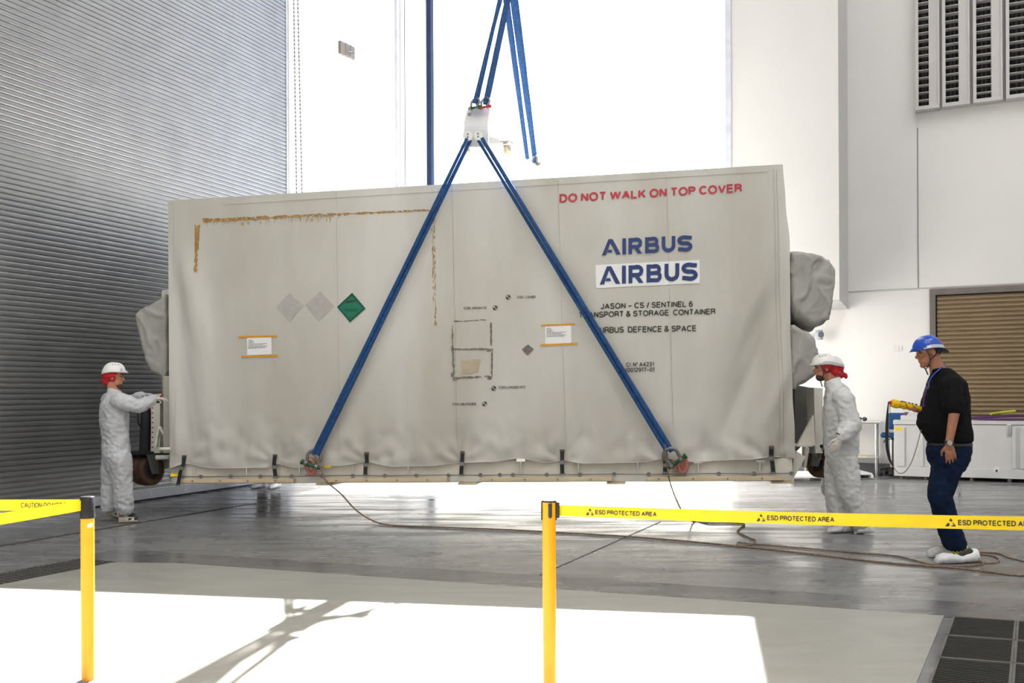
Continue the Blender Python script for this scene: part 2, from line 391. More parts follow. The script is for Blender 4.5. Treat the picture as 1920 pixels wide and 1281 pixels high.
# louvre windows
wz0 = WB(1717, 213).z; wz1 = wz0 + 2.6
edges = [(1716, 1761), (1766, 1817), (1823, 1878), (1884, 1950)]
for i, (q0, q1) in enumerate(edges):
    A0, A1 = ab(WB(q0, 110))[0], ab(WB(q1, 110))[0]; w = A1 - A0
    fr = MB()
    def rb(a, b, z0, z1, d0_, d1_): fr.poly([RP(a, d0_, z0), RP(b, d0_, z0), RP(b, d1_, z0), RP(a, d1_, z0)], (0, 0, z1 - z0))
    rb(A0, A0 + .05, wz0, wz1, 0, .20); rb(A1 - .03, A1, wz0, wz1, 0, .20); rb(A0 + .05, A1 - .03, wz0, wz0 + .06, 0, .20); rb(A0 + .05, A1 - .03, wz1 - .06, wz1, 0, .20)
    win = struct(build('window_%d' % (i + 1), fr, M_louv))
    post = MB().poly([RP(A1 - .16, .01, wz0 + .06), RP(A1 - .03, .01, wz0 + .06), RP(A1 - .03, .18, wz0 + .06), RP(A1 - .16, .18, wz0 + .06)], (0, 0, wz1 - wz0 - .12))
    build('post', post, M_louv, win)
    build('backing', MB().poly([RP(A0 + .05, .0, wz0 + .06), RP(A1 - .16, .0, wz0 + .06), RP(A1 - .16, .01, wz0 + .06), RP(A0 + .05, .01, wz0 + .06)], (0, 0, wz1 - wz0 - .12)), M_dark, win)  # black sheet standing in for the unlit depth behind the slats
    sb = MB(); zz = wz0 + .16
    while zz < wz1 - .1:
        p = [RP(A0 + .05, .195, zz - .004), RP(A1 - .16, .195, zz - .004), RP(A1 - .16, .05, zz + .0), RP(A0 + .05, .05, zz + .0)]
        sb.poly(p, (0, 0, .008)); zz += .125
    build('slats', sb, M_louv, win)
    bars = MB()
    for fr_ in (.35, .62):
        a_ = A0 + .05 + (A1 - .16 - A0 - .05) * fr_
        bars.poly([RP(a_, .015, wz0 + .06), RP(a_ + .03, .015, wz0 + .06), RP(a_ + .03, .04, wz0 + .06), RP(a_, .04, wz0 + .06)], (0, 0, wz1 - wz0 - .12))
    build('bars', bars, mat('dim_grey_bar', (.06, .055, .06), .6), win)
# skirting of the rear wall
struct(build('baseboard_back', MB().poly([RP(JA, 0, 0), RP(d0, 0, 0), RP(d0, .02, 0), RP(JA, .02, 0)], (0, 0, .18)), mat('grey_skirting', (.16, .16, .17), .5)))

# floor zones
def fpoly(name, pts, m, z=.002, th=.003): return struct(build(name, MB().poly([V3((p.x, p.y, z)) for p in pts], (0, 0, th)), m))
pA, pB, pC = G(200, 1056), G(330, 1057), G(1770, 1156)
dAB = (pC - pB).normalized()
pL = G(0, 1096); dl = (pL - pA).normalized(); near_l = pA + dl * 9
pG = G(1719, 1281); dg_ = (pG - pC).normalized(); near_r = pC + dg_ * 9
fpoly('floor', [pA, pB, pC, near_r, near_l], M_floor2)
wB = V3((-dAB.y, dAB.x, 0))
fpoly('trim_10', [pA + wB * .02 - dAB * .4, pA + wB * .55 - dAB * .4, pC + wB * .48 + dAB * 4, pC + wB * .02 + dAB * 4], M_band2, .001, .002)
# drain grate at the left, panelled grate at the right
gl = [G(0, 1074), G(150, 1049), G(215, 1055), G(0, 1096)]
gl[0] = gl[0] + dl * 3; gl[3] = gl[3] + dl * 3
gw = (gl[1] - gl[2]); 
grl = thing('drain_grate', (gl[1] + gl[3]) / 2, 'dark perforated drain grate strip in the floor behind the black-headed barrier post', 'grate')
build('frame', MB().poly([V3((p.x, p.y, .002)) for p in gl], (0, 0, .004)), M_grate, grl)
bars = MB(); L0 = (gl[1] - gl[0]).length
for k in range(70):
    t = k / 70; a = gl[0].lerp(gl[1], t); b = gl[3].lerp(gl[2], t)
    bars.bar(V3((a.x, a.y, .008)), V3((b.x, b.y, .008)), .014, .006)
for k in range(1, 9):
    t = k / 9; a = gl[0].lerp(gl[3], t); b = gl[1].lerp(gl[2], t); bars.bar(V3((a.x, a.y, .009)), V3((b.x, b.y, .009)), .012, .004)
build('bars', bars, M_grate2, grl)
gd = dg_; gx = dAB                                # right grate: panels of 0.35 m
grr = None; o0 = pC + gx * .06 + gd * .02
ORD = ['first', 'second', 'third', 'fourth', 'fifth', 'sixth', 'seventh', 'eighth']
def inframe(p):
    d = p - CAM; u = d.x / d.y * F; v = -d.z / d.y * F
    return u + CX < 1935 and v + HY < 1290
for r in range(8):
    for c in range(6):
        p0 = o0 + gx * (c * .36) + gd * (r * .50)
        cs = [p0, p0 + gx * .345, p0 + gx * .345 + gd * .485, p0 + gd * .485]
        if not any(inframe(p) for p in cs): continue
        q = thing('floor_grate', p0 + gx * .17 + gd * .24, 'dark floor grating panel, %s row from the far edge, %s from the pale floor' % (ORD[r], ORD[c]), 'grate', 'dark grating panels at the bottom right of the floor')
        fr = MB()
        for a, b in zip(cs, cs[1:] + cs[:1]): fr.bar(V3((a.x, a.y, .006)), V3((b.x, b.y, .006)), .012, .008)
        build('frame', fr, M_grate2, q)
        sl_ = MB()
        sl_.poly([V3((p.x, p.y, .001)) for p in cs], (0, 0, .002), 1)
        for k in range(1, 16):
            a = cs[0].lerp(cs[3], k / 16); b = cs[1].lerp(cs[2], k / 16); sl_.bar(V3((a.x, a.y, .006)), V3((b.x, b.y, .006)), .010, .006)
        build('slats', sl_, [M_grate, M_dark], q)
fpoly('trim_11', [G(0, 1023), G(0, 1026), G(481, 944), G(481, 943)], M_joint, .001, .001)
fpoly('trim_12', [G(985, 1090), G(987, 1090.6), G(1240, 978.6), G(1239, 978)], M_joint, .001, .001)

# ------------------------------------------------------------------ the container
CU = V3((.9876, -.1563, .0154)).normalized()
CWp = V3((-.0154, .018, 1)); CWp = (CWp - CU * CWp.dot(CU)).normalized()
CN = CU.cross(CWp).normalized()                  # out of the front face, towards the barrier
CP0 = W(890, 620, 9.84)
CD = 2.9
def sst(x): x = max(0, min(1, x)); return x * x * (3 - 2 * x)
STRAPS = [344, 516, 687, 867, 1054, 1247, 1446]
def bump(px, py):
    d = .010 * noise.noise((px / 110, py / 160, 3)) + .004 * noise.noise((px / 34, py / 60, 9))
    w = sst((px - 1255) / 190) * sst((py - 400) / 260)
    if w > 0:
        q = px + .42 * py
        d += w * (.072 * math.sin(q / 25 + 1.5 * noise.noise((px / 120, py / 120, 1))) + .030 * noise.noise((q / 26, py / 160, 4)))
    w = sst((440 - px) / 100) * sst((py - 400) / 140)
    if w > 0:
        q = px - .17 * py
        d += w * (.030 * math.sin(q / 13 + 1.2 * noise.noise((px / 90, py / 140, 6))) + .006 * noise.noise((q / 12, py / 90, 2)))
    w = sst((py - 755) / 110)
    if w > 0:
        k = min(abs(px - s_) for s_ in STRAPS)
        d += w * (.034 * noise.noise((px / 42, py / 40, 5)) + .020 * noise.noise((px / 18, py / 26, 8)) - .030 * w * math.exp(-(k / 20) ** 2) + .012)
        for s_ in STRAPS:
            r_ = math.hypot(px - s_, (py - 868)); a_ = math.atan2(868 - py, px - s_)
            d += .012 * w * math.exp(-(r_ / 55) ** 2) * math.cos(a_ * 9)
    return d
def CF(px, py, off=0.0): return HIT(px, py, CP0, CN) + CN * off
def CT(px, py, off=.006): return CF(px, py, bump(px, py) + off)
HEM = [(318, 878), (344, 870), (400, 878), (505, 877), (516, 870), (560, 877), (640, 873), (687, 867), (740, 875), (800, 874), (867, 868), (920, 866), (975, 860), (1030, 868), (1054, 864), (1100, 869), (1200, 867), (1247, 860), (1300, 866), (1400, 861), (1446, 857), (1490, 859)]
def interp(tab, x):
    for (a, b), (c, d) in zip(tab, tab[1:]):
        if x <= c: return b + (d - b) * sst((x - a) / (c - a))
    return tab[-1][1]
REDGE = [(308, 1468), (380, 1473), (460, 1481), (620, 1482), (740, 1486), (820, 1490), (870, 1491)]
def front(a, b):
    # a 0..1 along the face, b 0..1 from the top edge down to the hem
    ptop = 376 + (308 - 376) * a
    x0 = 315 + 3 * b
    y = ptop + (868 - ptop) * b
    x1 = interp(REDGE, y)
    px = x0 + (x1 - x0) * a
    hb = interp(HEM, px)
    return px, ptop + (hb - ptop) * b
FL_ = (CF(1490, 903) - CF(320, 908)).length
base_pt = (CF(320, 908) + CF(1490, 903)) / 2 - CN * CD / 2
cont = thing('transport_container', base_pt, 'big pale grey tarpaulin-covered transport container hanging from blue slings above the floor', 'container')
NA, NB = 250, 110
mb = MB(); vs = []; fs = []
for j in range(NB + 1):
    for i in range(NA + 1):
        px, py = front(i / NA, j / NB); e = min(1, i / 4, j / 3, (NA - i) / 4)
        vs.append(CF(px, py, bump(px, py) * e))
fs = [(j * (NA + 1) + i, (j + 1) * (NA + 1) + i, (j + 1) * (NA + 1) + i + 1, j * (NA + 1) + i + 1) for j in range(NB) for i in range(NA)]
mb.add(vs, fs, True)
def ringv(k):                                     # boundary vertices of the front, offset to the rear
    return [v - CN * CD for v in k]
top = [vs[i] for i in range(NA + 1)]
right = [vs[j * (NA + 1) + NA] for j in range(NB + 1)]
left = [vs[j * (NA + 1)] for j in range(NB + 1)]
bot = [vs[NB * (NA + 1) + i] for i in range(NA + 1)]
def skirt(line, sag=0.0, seed=0, out=None):
    n = len(line); q = []; M_ = 24
    for k in range(M_ + 1):
        t = k / M_
        for p in line:
            w = math.sin(math.pi * t)
            o = (out or V3()) * (sag * w * noise.noise((p.z * 2.2 + seed, t * 7, p.x * .7)) )
            q.append(p - CN * (CD * t) + o)
    mb.add(q, [(k * n + i, k * n + i + 1, (k + 1) * n + i + 1, (k + 1) * n + i) for k in range(M_) for i in range(n - 1)], True)
skirt(top, .02, 1, UP); skirt(right, .06, 2, CU); skirt(left, .06, 3, -CU)
mb.add([v - CN * CD for v in vs[::1]][0:1] + [], [], True)
bl = [top[0] - CN * CD, top[-1] - CN * CD, bot[-1] - CN * CD, bot[0] - CN * CD]
mb.add(bl, [(0, 1, 2, 3)])
cover = build('cover', mb, M_tarp, cont)
# seams of the cover
def strip_on(px0, py0, px1, py1, w, mb, n=40, off=.004):
    pts = [CT(px0 + (px1 - px0) * k / n, py0 + (py1 - py0) * k / n, off) for k in range(n + 1)]
    mb.tube(pts, w, 6, 0, .35, CN, True)
for (x0, y0, x1, y1) in ((326, 380, 330, 872), (631, 358, 638, 868), (1046, 338, 1062, 862), (1450, 318, 1463, 852), (1456, 318, 1470, 850), (848, 347, 858, 858), (1250, 330, 1262, 800), (420, 384, 1440, 322)):
    b_ = MB(); strip_on(x0, y0, x1, y1, .0042 if y1 - y0 > 50 else .003, b_, 60); build('seam', b_, M_tarp, cover)
b_ = MB(); hp = [CT(*front(k / 240, 1.0), .003) for k in range(241)]; b_.tube(hp, .004, 6); build('hem', b_, M_tarp, cover)
# steel base
def cpt(s, w, d): return CF(320, 908) + CU * s + CWp * w - CN * d     # along, up, towards the rear
CL = FL_
mb = MB()
def cbox(mb, s0, s1, w0, w1, d0, d1, m=0):
    p = [cpt(s0, w0, d0), cpt(s1, w0, d0), cpt(s1, w0, d1), cpt(s0, w0, d1), cpt(s0, w1, d0), cpt(s1, w1, d0), cpt(s1, w1, d1), cpt(s0, w1, d1)]
    return mb.hexa(p, m)
cbox(mb, -.02, CL - .01, .0, .25, .05, CD - .03)
build('base_frame', mb, M_cream, cont, .008)
def ls(px): return (CF(px, 905) - CF(320, 908)).dot(CU)
for x0, x1 in ((345, 552), (612, 840), (902, 1148), (1213, 1470)):
    mb = MB(); cbox(mb, ls(x0), ls(x1), .012, .060, -.03, .04); build('rail', mb, M_rail, cont, .006)
    for k in range(4):
        x = x0 + (x1 - x0) * (k + .35) / 4; p = cpt(ls(x), .036, -.030)
        build('bolt', MB().cyl(p, p + CN * .006, .010, n=8), M_gsteel, cont)
for x0, x1 in ((592, 626), (858, 894), (1137, 1172), (1446, 1490)):
    mb = MB(); cbox(mb, ls(x0), ls(x1), -.022, .0, .0, .6); build('skid_pad', mb, M_rail, cont, .004)
# lashing rope through eyes along the base
eyes = [322, 345, 378, 434, 490, 548, 606, 663, 723, 782, 842, 902, 938, 963, 1026, 1088, 1152, 1217, 1282, 1348, 1414, 1484]
rp = [cpt(ls(x), .087 + .003 * math.sin(i * 2.1), -.022) for i, x in enumerate(eyes)]
build('lashing_rope', MB().tube(spline(rp, 4), .006, 6), M_gsteel, cont)
for x in eyes:
    p = cpt(ls(x), .087, .03); mb = MB(); mb.cyl(p, p + CN * .05, .010, n=8)
    mb.tube([p + CN * .055 + CU * (.018 * math.cos(t)) + CWp * (.018 * math.sin(t)) for t in [k * math.pi / 5 for k in range(11)]], .006, 6, caps=False)
    build('rope_eye', mb, M_gsteel, cont)
# locking pins
for x, y0, y1 in ((365, 877, 893), (463, 876, 891), (562, 874, 890), (663, 874, 889), (766, 873, 888), (977, 862, 886), (1085, 868, 886), (1196, 867, 885), (1309, 865, 884), (1425, 864, 883)):
    mb = MB(); a, b = CF(x, y0, .012), CF(x, y1, .012); mb.cyl(a, b, .010, n=10)
    if x in (977, 1309, 1425): mb.bar(CF(x - 8, y0 + 1, .01), CF(x + 8, y0 + 1, .01), .02, .03)
    build('locking_pin', mb, M_steel, cont)
# black tie-down straps with buckles
for i, (x, dx0, y0, y1) in enumerate(((344, -7, 858, 908), (516, 3, 856, 893), (687, 0, 852, 890), (867, -1, 850, 890), (1054, 1, 847, 888), (1247, 0, 852, 885), (1446, 3, 840, 885))):
    mb = MB(); pts = [CT(x, y0, .012), CT(x, y0 + 12, .016), CF(x + dx0 * .4, y0 + 26, .03), CF(x + dx0, y1, .034)]
    for a, b in zip(pts, pts[1:]):
        e = CU * .022
        mb.hexa([a - e, a + e, b + e, b - e, a - e + CN * .006, a + e + CN * .006, b + e + CN * .006, b - e + CN * .006])
    st = build('strap', mb, M_black, cont)
    q = CF(x + dx0 * .2, y0 + 20, .032); b2 = MB().box(q, (.052, .04, .012), (CU, CWp, CN)); build('buckle', b2, M_gsteel, st, .003)
    q = CT(x, y0 - 1, .010); b3 = MB().box(q, (.052, .035, .012), (CU, CWp, CN)); build('ring', b3, mat('worn_brown_tab', srgb(92, 78, 68), .7), st, .003)
    q = CF(x + dx0, y1 + 1, .03); b4 = MB().box(q, (.06, .022, .02), (CU, CWp, CN)); build('anchor', b4, M_gsteel, st, .003)
def deco(name, polys, m, parent, off=.006, th=.001):
    mb = MB()
    for p in polys: mb.add([CT(x, y, off) for x, y in p], [list(range(len(p)))])
    return build(name, mb, m, parent, fix=False)
def quadbar(x0, y0, x1, y1, w): return [(x0, y0 - w / 2), (x1, y1 - w / 2), (x1, y1 + w / 2), (x0, y0 + w / 2)]
deco('caution_sticker', [[(325, 887), (337, 887), (337, 893), (325, 893)]], M_yst, cont, .03)
deco('caution_sticker', [[(610, 873), (624, 873), (624, 877), (610, 877)]], M_yst, cont, .03)
# --- lettering
def stroke(pts, w):
    n = len(pts); L = []; R = []
    for i, p in enumerate(pts):
        a = pts[max(i - 1, 0)]; c = pts[min(i + 1, n - 1)]
        d1 = V3((p[0] - a[0], p[1] - a[1], 0)); d2 = V3((c[0] - p[0], c[1] - p[1], 0))
        if d1.length < 1e-6: d1 = d2
        if d2.length < 1e-6: d2 = d1
        d1.normalize(); d2.normalize(); t = (d1 + d2).normalized(); nn = V3((-t.y, t.x, 0)); k = w / 2 / max(.45, nn.dot(V3((-d1.y, d1.x, 0))))
        L.append((p[0] + nn.x * k, p[1] + nn.y * k)); R.append((p[0] - nn.x * k, p[1] - nn.y * k))
    return [[L[i], L[i + 1], R[i + 1], R[i]] for i in range(n - 1)]
def arc(cx, cy, rx, ry, a0, a1, n=14): return [(cx + rx * math.cos(math.radians(a0 + (a1 - a0) * k / n)), cy + ry * math.sin(math.radians(a0 + (a1 - a0) * k / n))) for k in range(n + 1)]
def glyphs():
    g = {}
    v = [(0, 0), (0, 1)]
    g['A'] = (.70, [[(0, 0), (.35, 1)], [(.35, 1), (.70, 0)], [(.13, .33), (.57, .33)]])
    g['B'] = (.58, [[(0, .52), (.34, .52)] + arc(.34, .76, .2, .24, -90, 90) + [(0, 1), (0, 0), (.36, 0)] + arc(.36, .26, .22, .26, -90, 90) + [(0, .52)]])
    g['C'] = (.66, [arc(.36, .5, .36, .5, 42, 318, 18)])
    g['D'] = (.64, [[(0, 0), (0, 1), (.28, 1)] + arc(.28, .5, .36, .5, 90, -90) + [(0, 0)]])
    g['E'] = (.55, [[(.55, 1), (0, 1), (0, 0), (.57, 0)], [(0, .52), (.51, .52)]])
    g['F'] = (.52, [[(.54, 1), (0, 1), (0, 0)], [(0, .5), (.46, .5)]])
    g['G'] = (.68, [arc(.36, .5, .36, .5, 42, 315, 18) + [(.68, .2), (.68, .46), (.40, .46)]])
    g['H'] = (.58, [v, [(.58, 0), (.58, 1)], [(0, .52), (.58, .52)]])
    g['I'] = (0, [v])
    g['J'] = (.40, [[(.40, 1), (.40, .22)] + arc(.2, .22, .2, .22, 0, -180)])
    g['K'] = (.60, [v, [(.58, 1), (0, .36)], [(.2, .58), (.60, 0)]])
    g['L'] = (.50, [[(0, 1), (0, 0), (.50, 0)]])
    g['M'] = (.70, [v, [(0, 1), (.35, .05)], [(.35, .05), (.70, 1)], [(.70, 1), (.70, 0)]])
    g['N'] = (.58, [v, [(0, 1), (.58, 0)], [(.58, 0), (.58, 1)]])
    g['O'] = (.76, [arc(.38, .5, .38, .5, 0, 360, 28)])
    g['P'] = (.55, [[(0, 0), (0, 1), (.32, 1)] + arc(.32, .74, .24, .26, 90, -90) + [(0, .48)]])
    g['R'] = (.58, [[(0, 0), (0, 1), (.34, 1)] + arc(.34, .75, .23, .25, 90, -90) + [(0, .5)], [(.36, .5)] + arc(.36, .3, .20, .2, 90, 0, 6) + [(.59, 0)]])
    g['S'] = (.58, [arc(.29, .75, .27, .25, 18, 265, 14) + arc(.29, .26, .29, .26, 88, -165, 14)])
    g['T'] = (.58, [[(0, 1), (.58, 1)], [(.29, 1), (.29, 0)]])
    g['U'] = (.58, [[(0, 1), (0, .3)] + arc(.29, .3, .29, .3, 180, 360) + [(.58, 1)]])
    g['V'] = (.64, [[(0, 1), (.32, 0)], [(.32, 0), (.64, 1)]])
    g['W'] = (.96, [[(0, 1), (.24, 0)], [(.24, 0), (.48, 1)], [(.48, 1), (.72, 0)], [(.72, 0), (.96, 1)]])
    g['Y'] = (.62, [[(0, 1), (.31, .42)], [(.62, 1), (.31, .42)], [(.31, .42), (.31, 0)]])
    g['0'] = (.50, [arc(.25, .5, .25, .5, 0, 360, 22)])
    g['1'] = (.26, [[(0, .76), (.24, 1), (.24, 0)]])
    g['2'] = (.50, [arc(.25, .74, .25, .26, 165, -35, 12) + [(0, 0), (.50, 0)]])
    g['3'] = (.50, [arc(.24, .76, .22, .24, 150, -80, 12) + arc(.24, .26, .25, .26, 85, -155, 12)])
    g['4'] = (.54, [[(.54, .26), (0, .26), (.38, 1)], [(.38, 1), (.38, 0)]])
    g['6'] = (.50, [arc(.25, .31, .25, .31, 0, 360, 20), arc(.30, .45, .30, .55, 180, 60, 10)])
    g['7'] = (.50, [[(0, 1), (.50, 1), (.18, 0)]])
    g['9'] = (.50, [arc(.25, .69, .25, .31, 0, 360, 20), arc(.20, .55, .30, .55, 0, -120, 10)])
    g['&'] = (.66, [[(.66, 0), (.16, .66)] + arc(.29, .80, .18, .20, 200, -30, 10) + [(.10, .42)] + arc(.24, .24, .24, .24, 150, 330, 10) + [(.64, .46)]])
    g['/'] = (.30, [[(0, -.05), (.30, 1.05)]])
    g['\u2013'] = (.52, [[(0, .40), (.52, .40)]])
    g['-'] = (.28, [[(0, .40), (.28, .40)]])
    g['\u00b0'] = (.14, [arc(.07, .92, .08, .08, 0, 360, 10)])
    return g
GL = glyphs()
def text_tris(txt, wt=.15, space=1.0):
    vs = []; fs = []; x = 0; h = wt / 2
    for c in txt:
        if c == ' ': x += .30; continue
        w, st = GL[c]
        for pl in st:
            for q in stroke([(x + h + px, h + py * (1 - 2 * h)) for px, py in pl], wt):
                b = len(vs); vs += [V3((p[0], p[1], 0)) for p in q]; fs.append([b, b + 1, b + 2, b + 3])
        x += w + wt + .075 * space
    return vs, fs, 0.0, x - .075 * space
CAPH = 1.0
def letter(txt, x0, y0, x1, y1, h, m, parent, wt=.15, off=.007, fn=None, space=1.0, name='lettering'):
    vs, fs, a, b = text_tris(txt, wt, space)
    out = []
    for v in vs:
        u = (v.x - a) / (b - a); w = v.y / CAPH
        if fn: out.append(fn(u, w))
        else: out.append(CT(x0 + (x1 - x0) * u, y0 + (y1 - y0) * u - w * h, off))
    o = build(name, MB().add(out, fs), m, parent, fix=False); return o
letter('DO NOT WALK ON TOP COVER', 1049, 381, 1391, 361, 16.5, M_redtxt, cover, .205)
letter('JASON \u2013 CS / SENTINEL 6', 1126, 580, 1299, 575.5, 11, M_ink, cover, .18)
letter('TRANSPORT & STORAGE  CONTAINER', 1085, 596.5, 1341, 589.5, 11, M_ink, cover, .18)
letter('AIRBUS  DEFENCE & SPACE', 1120, 625, 1306, 621.5, 11.5, M_ink, cover, .18)
letter('CI  N\u00b0 A4231', 1174, 688, 1226, 687, 8, M_ink, cover, .17)
letter('K0012917\u201301', 1170, 698, 1227, 697, 8, M_ink, cover, .17)
letter('COG  COVER', 970, 560, 1004, 559.3, 4.6, M_ink, cover, .17)
letter('COG JASON CS', 869.5, 580.3, 912, 579.7, 4.6, M_ink, cover, .17)
letter('COG LOADED STC', 935.5, 729, 986, 728.5, 4.8, M_ink, cover, .17)
letter('COG UNLOADED', 849, 760.5, 893, 760, 4.8, M_ink, cover, .17)
letter('LIFTING CAPACITY', 574, 891.8, 602, 891.5, 3.4, M_redtxt, cont, .16, .012)
letter('LIFTING CAPACITY', 1260, 885.2, 1291, 885, 3.4, M_redtxt, cont, .16, .012)
for cx, cy in ((953, 557.5), (928.5, 577.5), (926, 728.5), (909, 757.5)):
    R_ = 4.6; q = []
    for k in range(4):
        pts = [(cx, cy)] + [(cx + R_ * math.cos(math.pi / 2 * k + math.pi / 2 * t / 6), cy + R_ * math.sin(math.pi / 2 * k + math.pi / 2 * t / 6)) for t in range(7)]
        if k % 2 == 1: q.append(pts)
    for k in range(24):
        a, b = 2 * math.pi * k / 24, 2 * math.pi * (k + 1) / 24
        q.append([(cx + r * math.cos(t), cy + r * math.sin(t)) for r, t in ((R_, a), (R_, b), (R_ - .7, b), (R_ - .7, a))])
    deco('gravity_mark', q, M_ink, cover)
# wordmark drawn from strokes (unit height)
sw = .24; h_ = sw / 2
WM = [[(0, 0), (.27, 0), (.66, 1), (.44, 1)], [(.44, 1), (.70, 1), (1.26, 0), (.98, 0)], [(.36, .17), (.70, .17), (.62, .34), (.43, .34)]]
x = 1.36; WM += [[(x, 0), (x + sw, 0), (x + sw, 1), (x, 1)]]
x = 1.76; WM += [[(x, 0), (x + sw, 0), (x + sw, 1), (x, 1)]]
WM += stroke([(x + .1, 1 - h_), (x + .55, 1 - h_)] + arc(x + .55, .67, .24, .67 - .445 + .0, 90, -90) + [(x + .1, .445)], sw * .98)
WM += [[(x + .32, .42), (x + .60, .42), (x + .92, 0), (x + .63, 0)]]
x = 2.86; WM += [[(x, 0), (x + sw, 0), (x + sw, 1), (x, 1)]]
WM += stroke([(x + .1, 1 - h_), (x + .58, 1 - h_)] + arc(x + .58, .70, .19, .1925, 90, -90) + [(x + .1, .51)], sw * .95)
WM += stroke([(x + .1, .51), (x + .62, .51)] + arc(x + .62, .31, .20, .2025, 90, -90) + [(x + .1, h_)], sw * .95)
x = 3.96; WM += stroke([(x + h_, 1), (x + h_, .42)] + arc(x + h_ + .33, .42, .33, .42 - h_, 180, 360, 18) + [(x + h_ + .66, 1)], sw)
x = 5.02; WM += stroke([(x + .92, .84)] + arc(x + .42, .70, .33, .1925, 60, 270, 16) + arc(x + .52, .3075, .33, .2, 90, -120, 16)[1:] + [(x + .02, .17)], sw)
WMW = 5.95
def wordmark(x0, y0, x1, y1, h, m):
    polys = [[(x0 + (x1 - x0) * px / WMW, y0 + (y1 - y0) * px / WMW - py * h) for px, py in p] for p in WM]
    deco('logo', polys, m, cover, .012)
wordmark(1128.5, 479.5, 1297, 471.5, 30, M_navy)
qs = [[(1116.5 + 196 * i / 8 + (1.5 if j else 0), 497 - 9.5 * i / 8 + 43.5 * j / 2)] for i in range(9) for j in range(3)]
def pquad(p00, p10, p11, p01, n=6):
    def P(u, v): return tuple((p00[k] * (1 - u) + p10[k] * u) * (1 - v) + (p01[k] * (1 - u) + p11[k] * u) * v for k in (0, 1))
    return [[P(i / n, j / n), P((i + 1) / n, j / n), P((i + 1) / n, (j + 1) / n), P(i / n, (j + 1) / n)] for i in range(n) for j in range(n)]
deco('white_panel', pquad((1116.5, 497), (1311.5, 487.5), (1312.5, 531), (1118, 540.5)), M_paper, cover, .006)
wordmark(1124.5, 534, 1307, 526, 33.5, M_navy)
# stickers
def diamond(c, l, t, r, b, m, name, off=.006): return deco(name, pquad(l, t, r, b, 4), m, cover, off)
diamond(None, (518.5, 576.5), (544, 548.5), (569.5, 573.5), (544, 602), M_patch, 'faded_sticker')
diamond(None, (573, 572.5), (601, 546), (628, 575), (598, 602), M_patch, 'faded_sticker')
diamond(None, (978, 655.5), (990, 646), (1001, 655), (989.5, 666.5), M_tapeblk, 'faded_sticker')
diamond(None, (631, 576), (661, 548), (687, 579), (656.5, 606.5), M_pale, 'placard_edge', .005)
pl = diamond(None, (632, 576), (660.8, 549.2), (685.8, 578.8), (656.6, 605.3), M_placard2, 'placard_border', .007)
diamond(None, (637, 576.3), (660.4, 554.3), (681, 578.5), (656.9, 600.2), M_placard, 'hazard_placard', .009)
deco('gas_bottle_symbol', [[(648.5, 565.4), (664, 562.6), (664.4, 566.6), (650, 569)], [(664, 563.6), (668.5, 562.8), (668.5, 565.2), (664.2, 566)]], M_ink, cover, .012)
letter('NON-FLAMMABLE', 645, 580.6, 672, 581.8, 2.2, M_placard2, cover, .17, .012)
letter('COMPRESSED GAS', 646, 584, 671, 585, 2.2, M_placard2, cover, .17, .012)
letter('2', 656, 596.6, 659, 596.7, 4.6, M_placard2, cover, .17, .012)
# taped notices
for (x0, y0, x1, y1, t0, t1) in ((463.5, 633, 509, 665.5, ((448, 632.5), (520, 630.5)), ((453, 669.5), (521, 667))), (1022, 611.5, 1071, 644.5, ((1014.5, 611), (1078, 608.5)), ((1013, 647.5), (1083, 644.5)))):
    pn = deco('paper_notice', pquad((x0, y0 + 1), (x1, y0 - 1), (x1 + .5, y1 - 1), (x0 + .5, y1 + 1), 4), M_paper, cont, .007)
    for (a, b) in (t0, t1): deco('tape', [quadbar(a[0] + (b[0] - a[0]) * k / 6, a[1] + (b[1] - a[1]) * k / 6, a[0] + (b[0] - a[0]) * (k + 1) / 6, a[1] + (b[1] - a[1]) * (k + 1) / 6, 3.6) for k in range(6)], M_tape, pn, .009)
    ln = []
    for k, (w0, w1) in enumerate(((.06, .22), (.06, .28), (.06, .30), (.06, .80), (.06, .66), (.06, .82), (.06, .74))):
        yy = y0 + 5.2 + k * 2.55; u = w0
        while u < w1:
            e = min(w1, u + random.uniform(.04, .11)); ln.append(quadbar(x0 + (x1 - x0) * u, yy - 2 * u, x0 + (x1 - x0) * e, yy - 2 * e, 1.0)); u = e + .015
    deco('print', ln, mat('notice_print', (.12, .12, .13), .7), pn, .009)
# residue of old tape on the cover
def flecks(n, fx, m, name='residue'):
    polys = []
    for k in range(n):
        x, y, w, h = fx(k)
        j = [random.uniform(-.3, .3) for _ in range(8)]
        polys.append([(x - w + j[0] * w, y - h + j[1] * h), (x + j[2] * w, y - h * 1.2), (x + w + j[3] * w, y - h * .5 + j[4] * h), (x + w * .8, y + h + j[5] * h), (x - w * .6 + j[6] * w, y + h * 1.1)])
    deco(name, polys, m, cover, .005)['kind'] = 'stuff'
def rust1(k):
    x = random.uniform(381, 806); y = 414 - (x - 381) * 20 / 425; thin = 1 - (x - 381) / 700
    return (x, y + random.uniform(-3.2, 3.4) * thin, random.uniform(1, 4), random.uniform(.4, 1.7) * thin)
flecks(430, rust1, M_rust)
flecks(90, lambda k: (lambda x: (x, 414 - (x - 381) * 20 / 425 + random.uniform(2, 11), random.uniform(.2, .5), random.uniform(1, 4.5)))(random.uniform(381, 640)), M_rust)
flecks(150, lambda k: (lambda t: (370.5 - 3.5 * t + random.uniform(-4.5, 4.5) * (1 - .6 * t), 424 + 86 * t ** 1.5, random.uniform(.5, 1.7), random.uniform(1, 4)))(random.random()), M_rust)
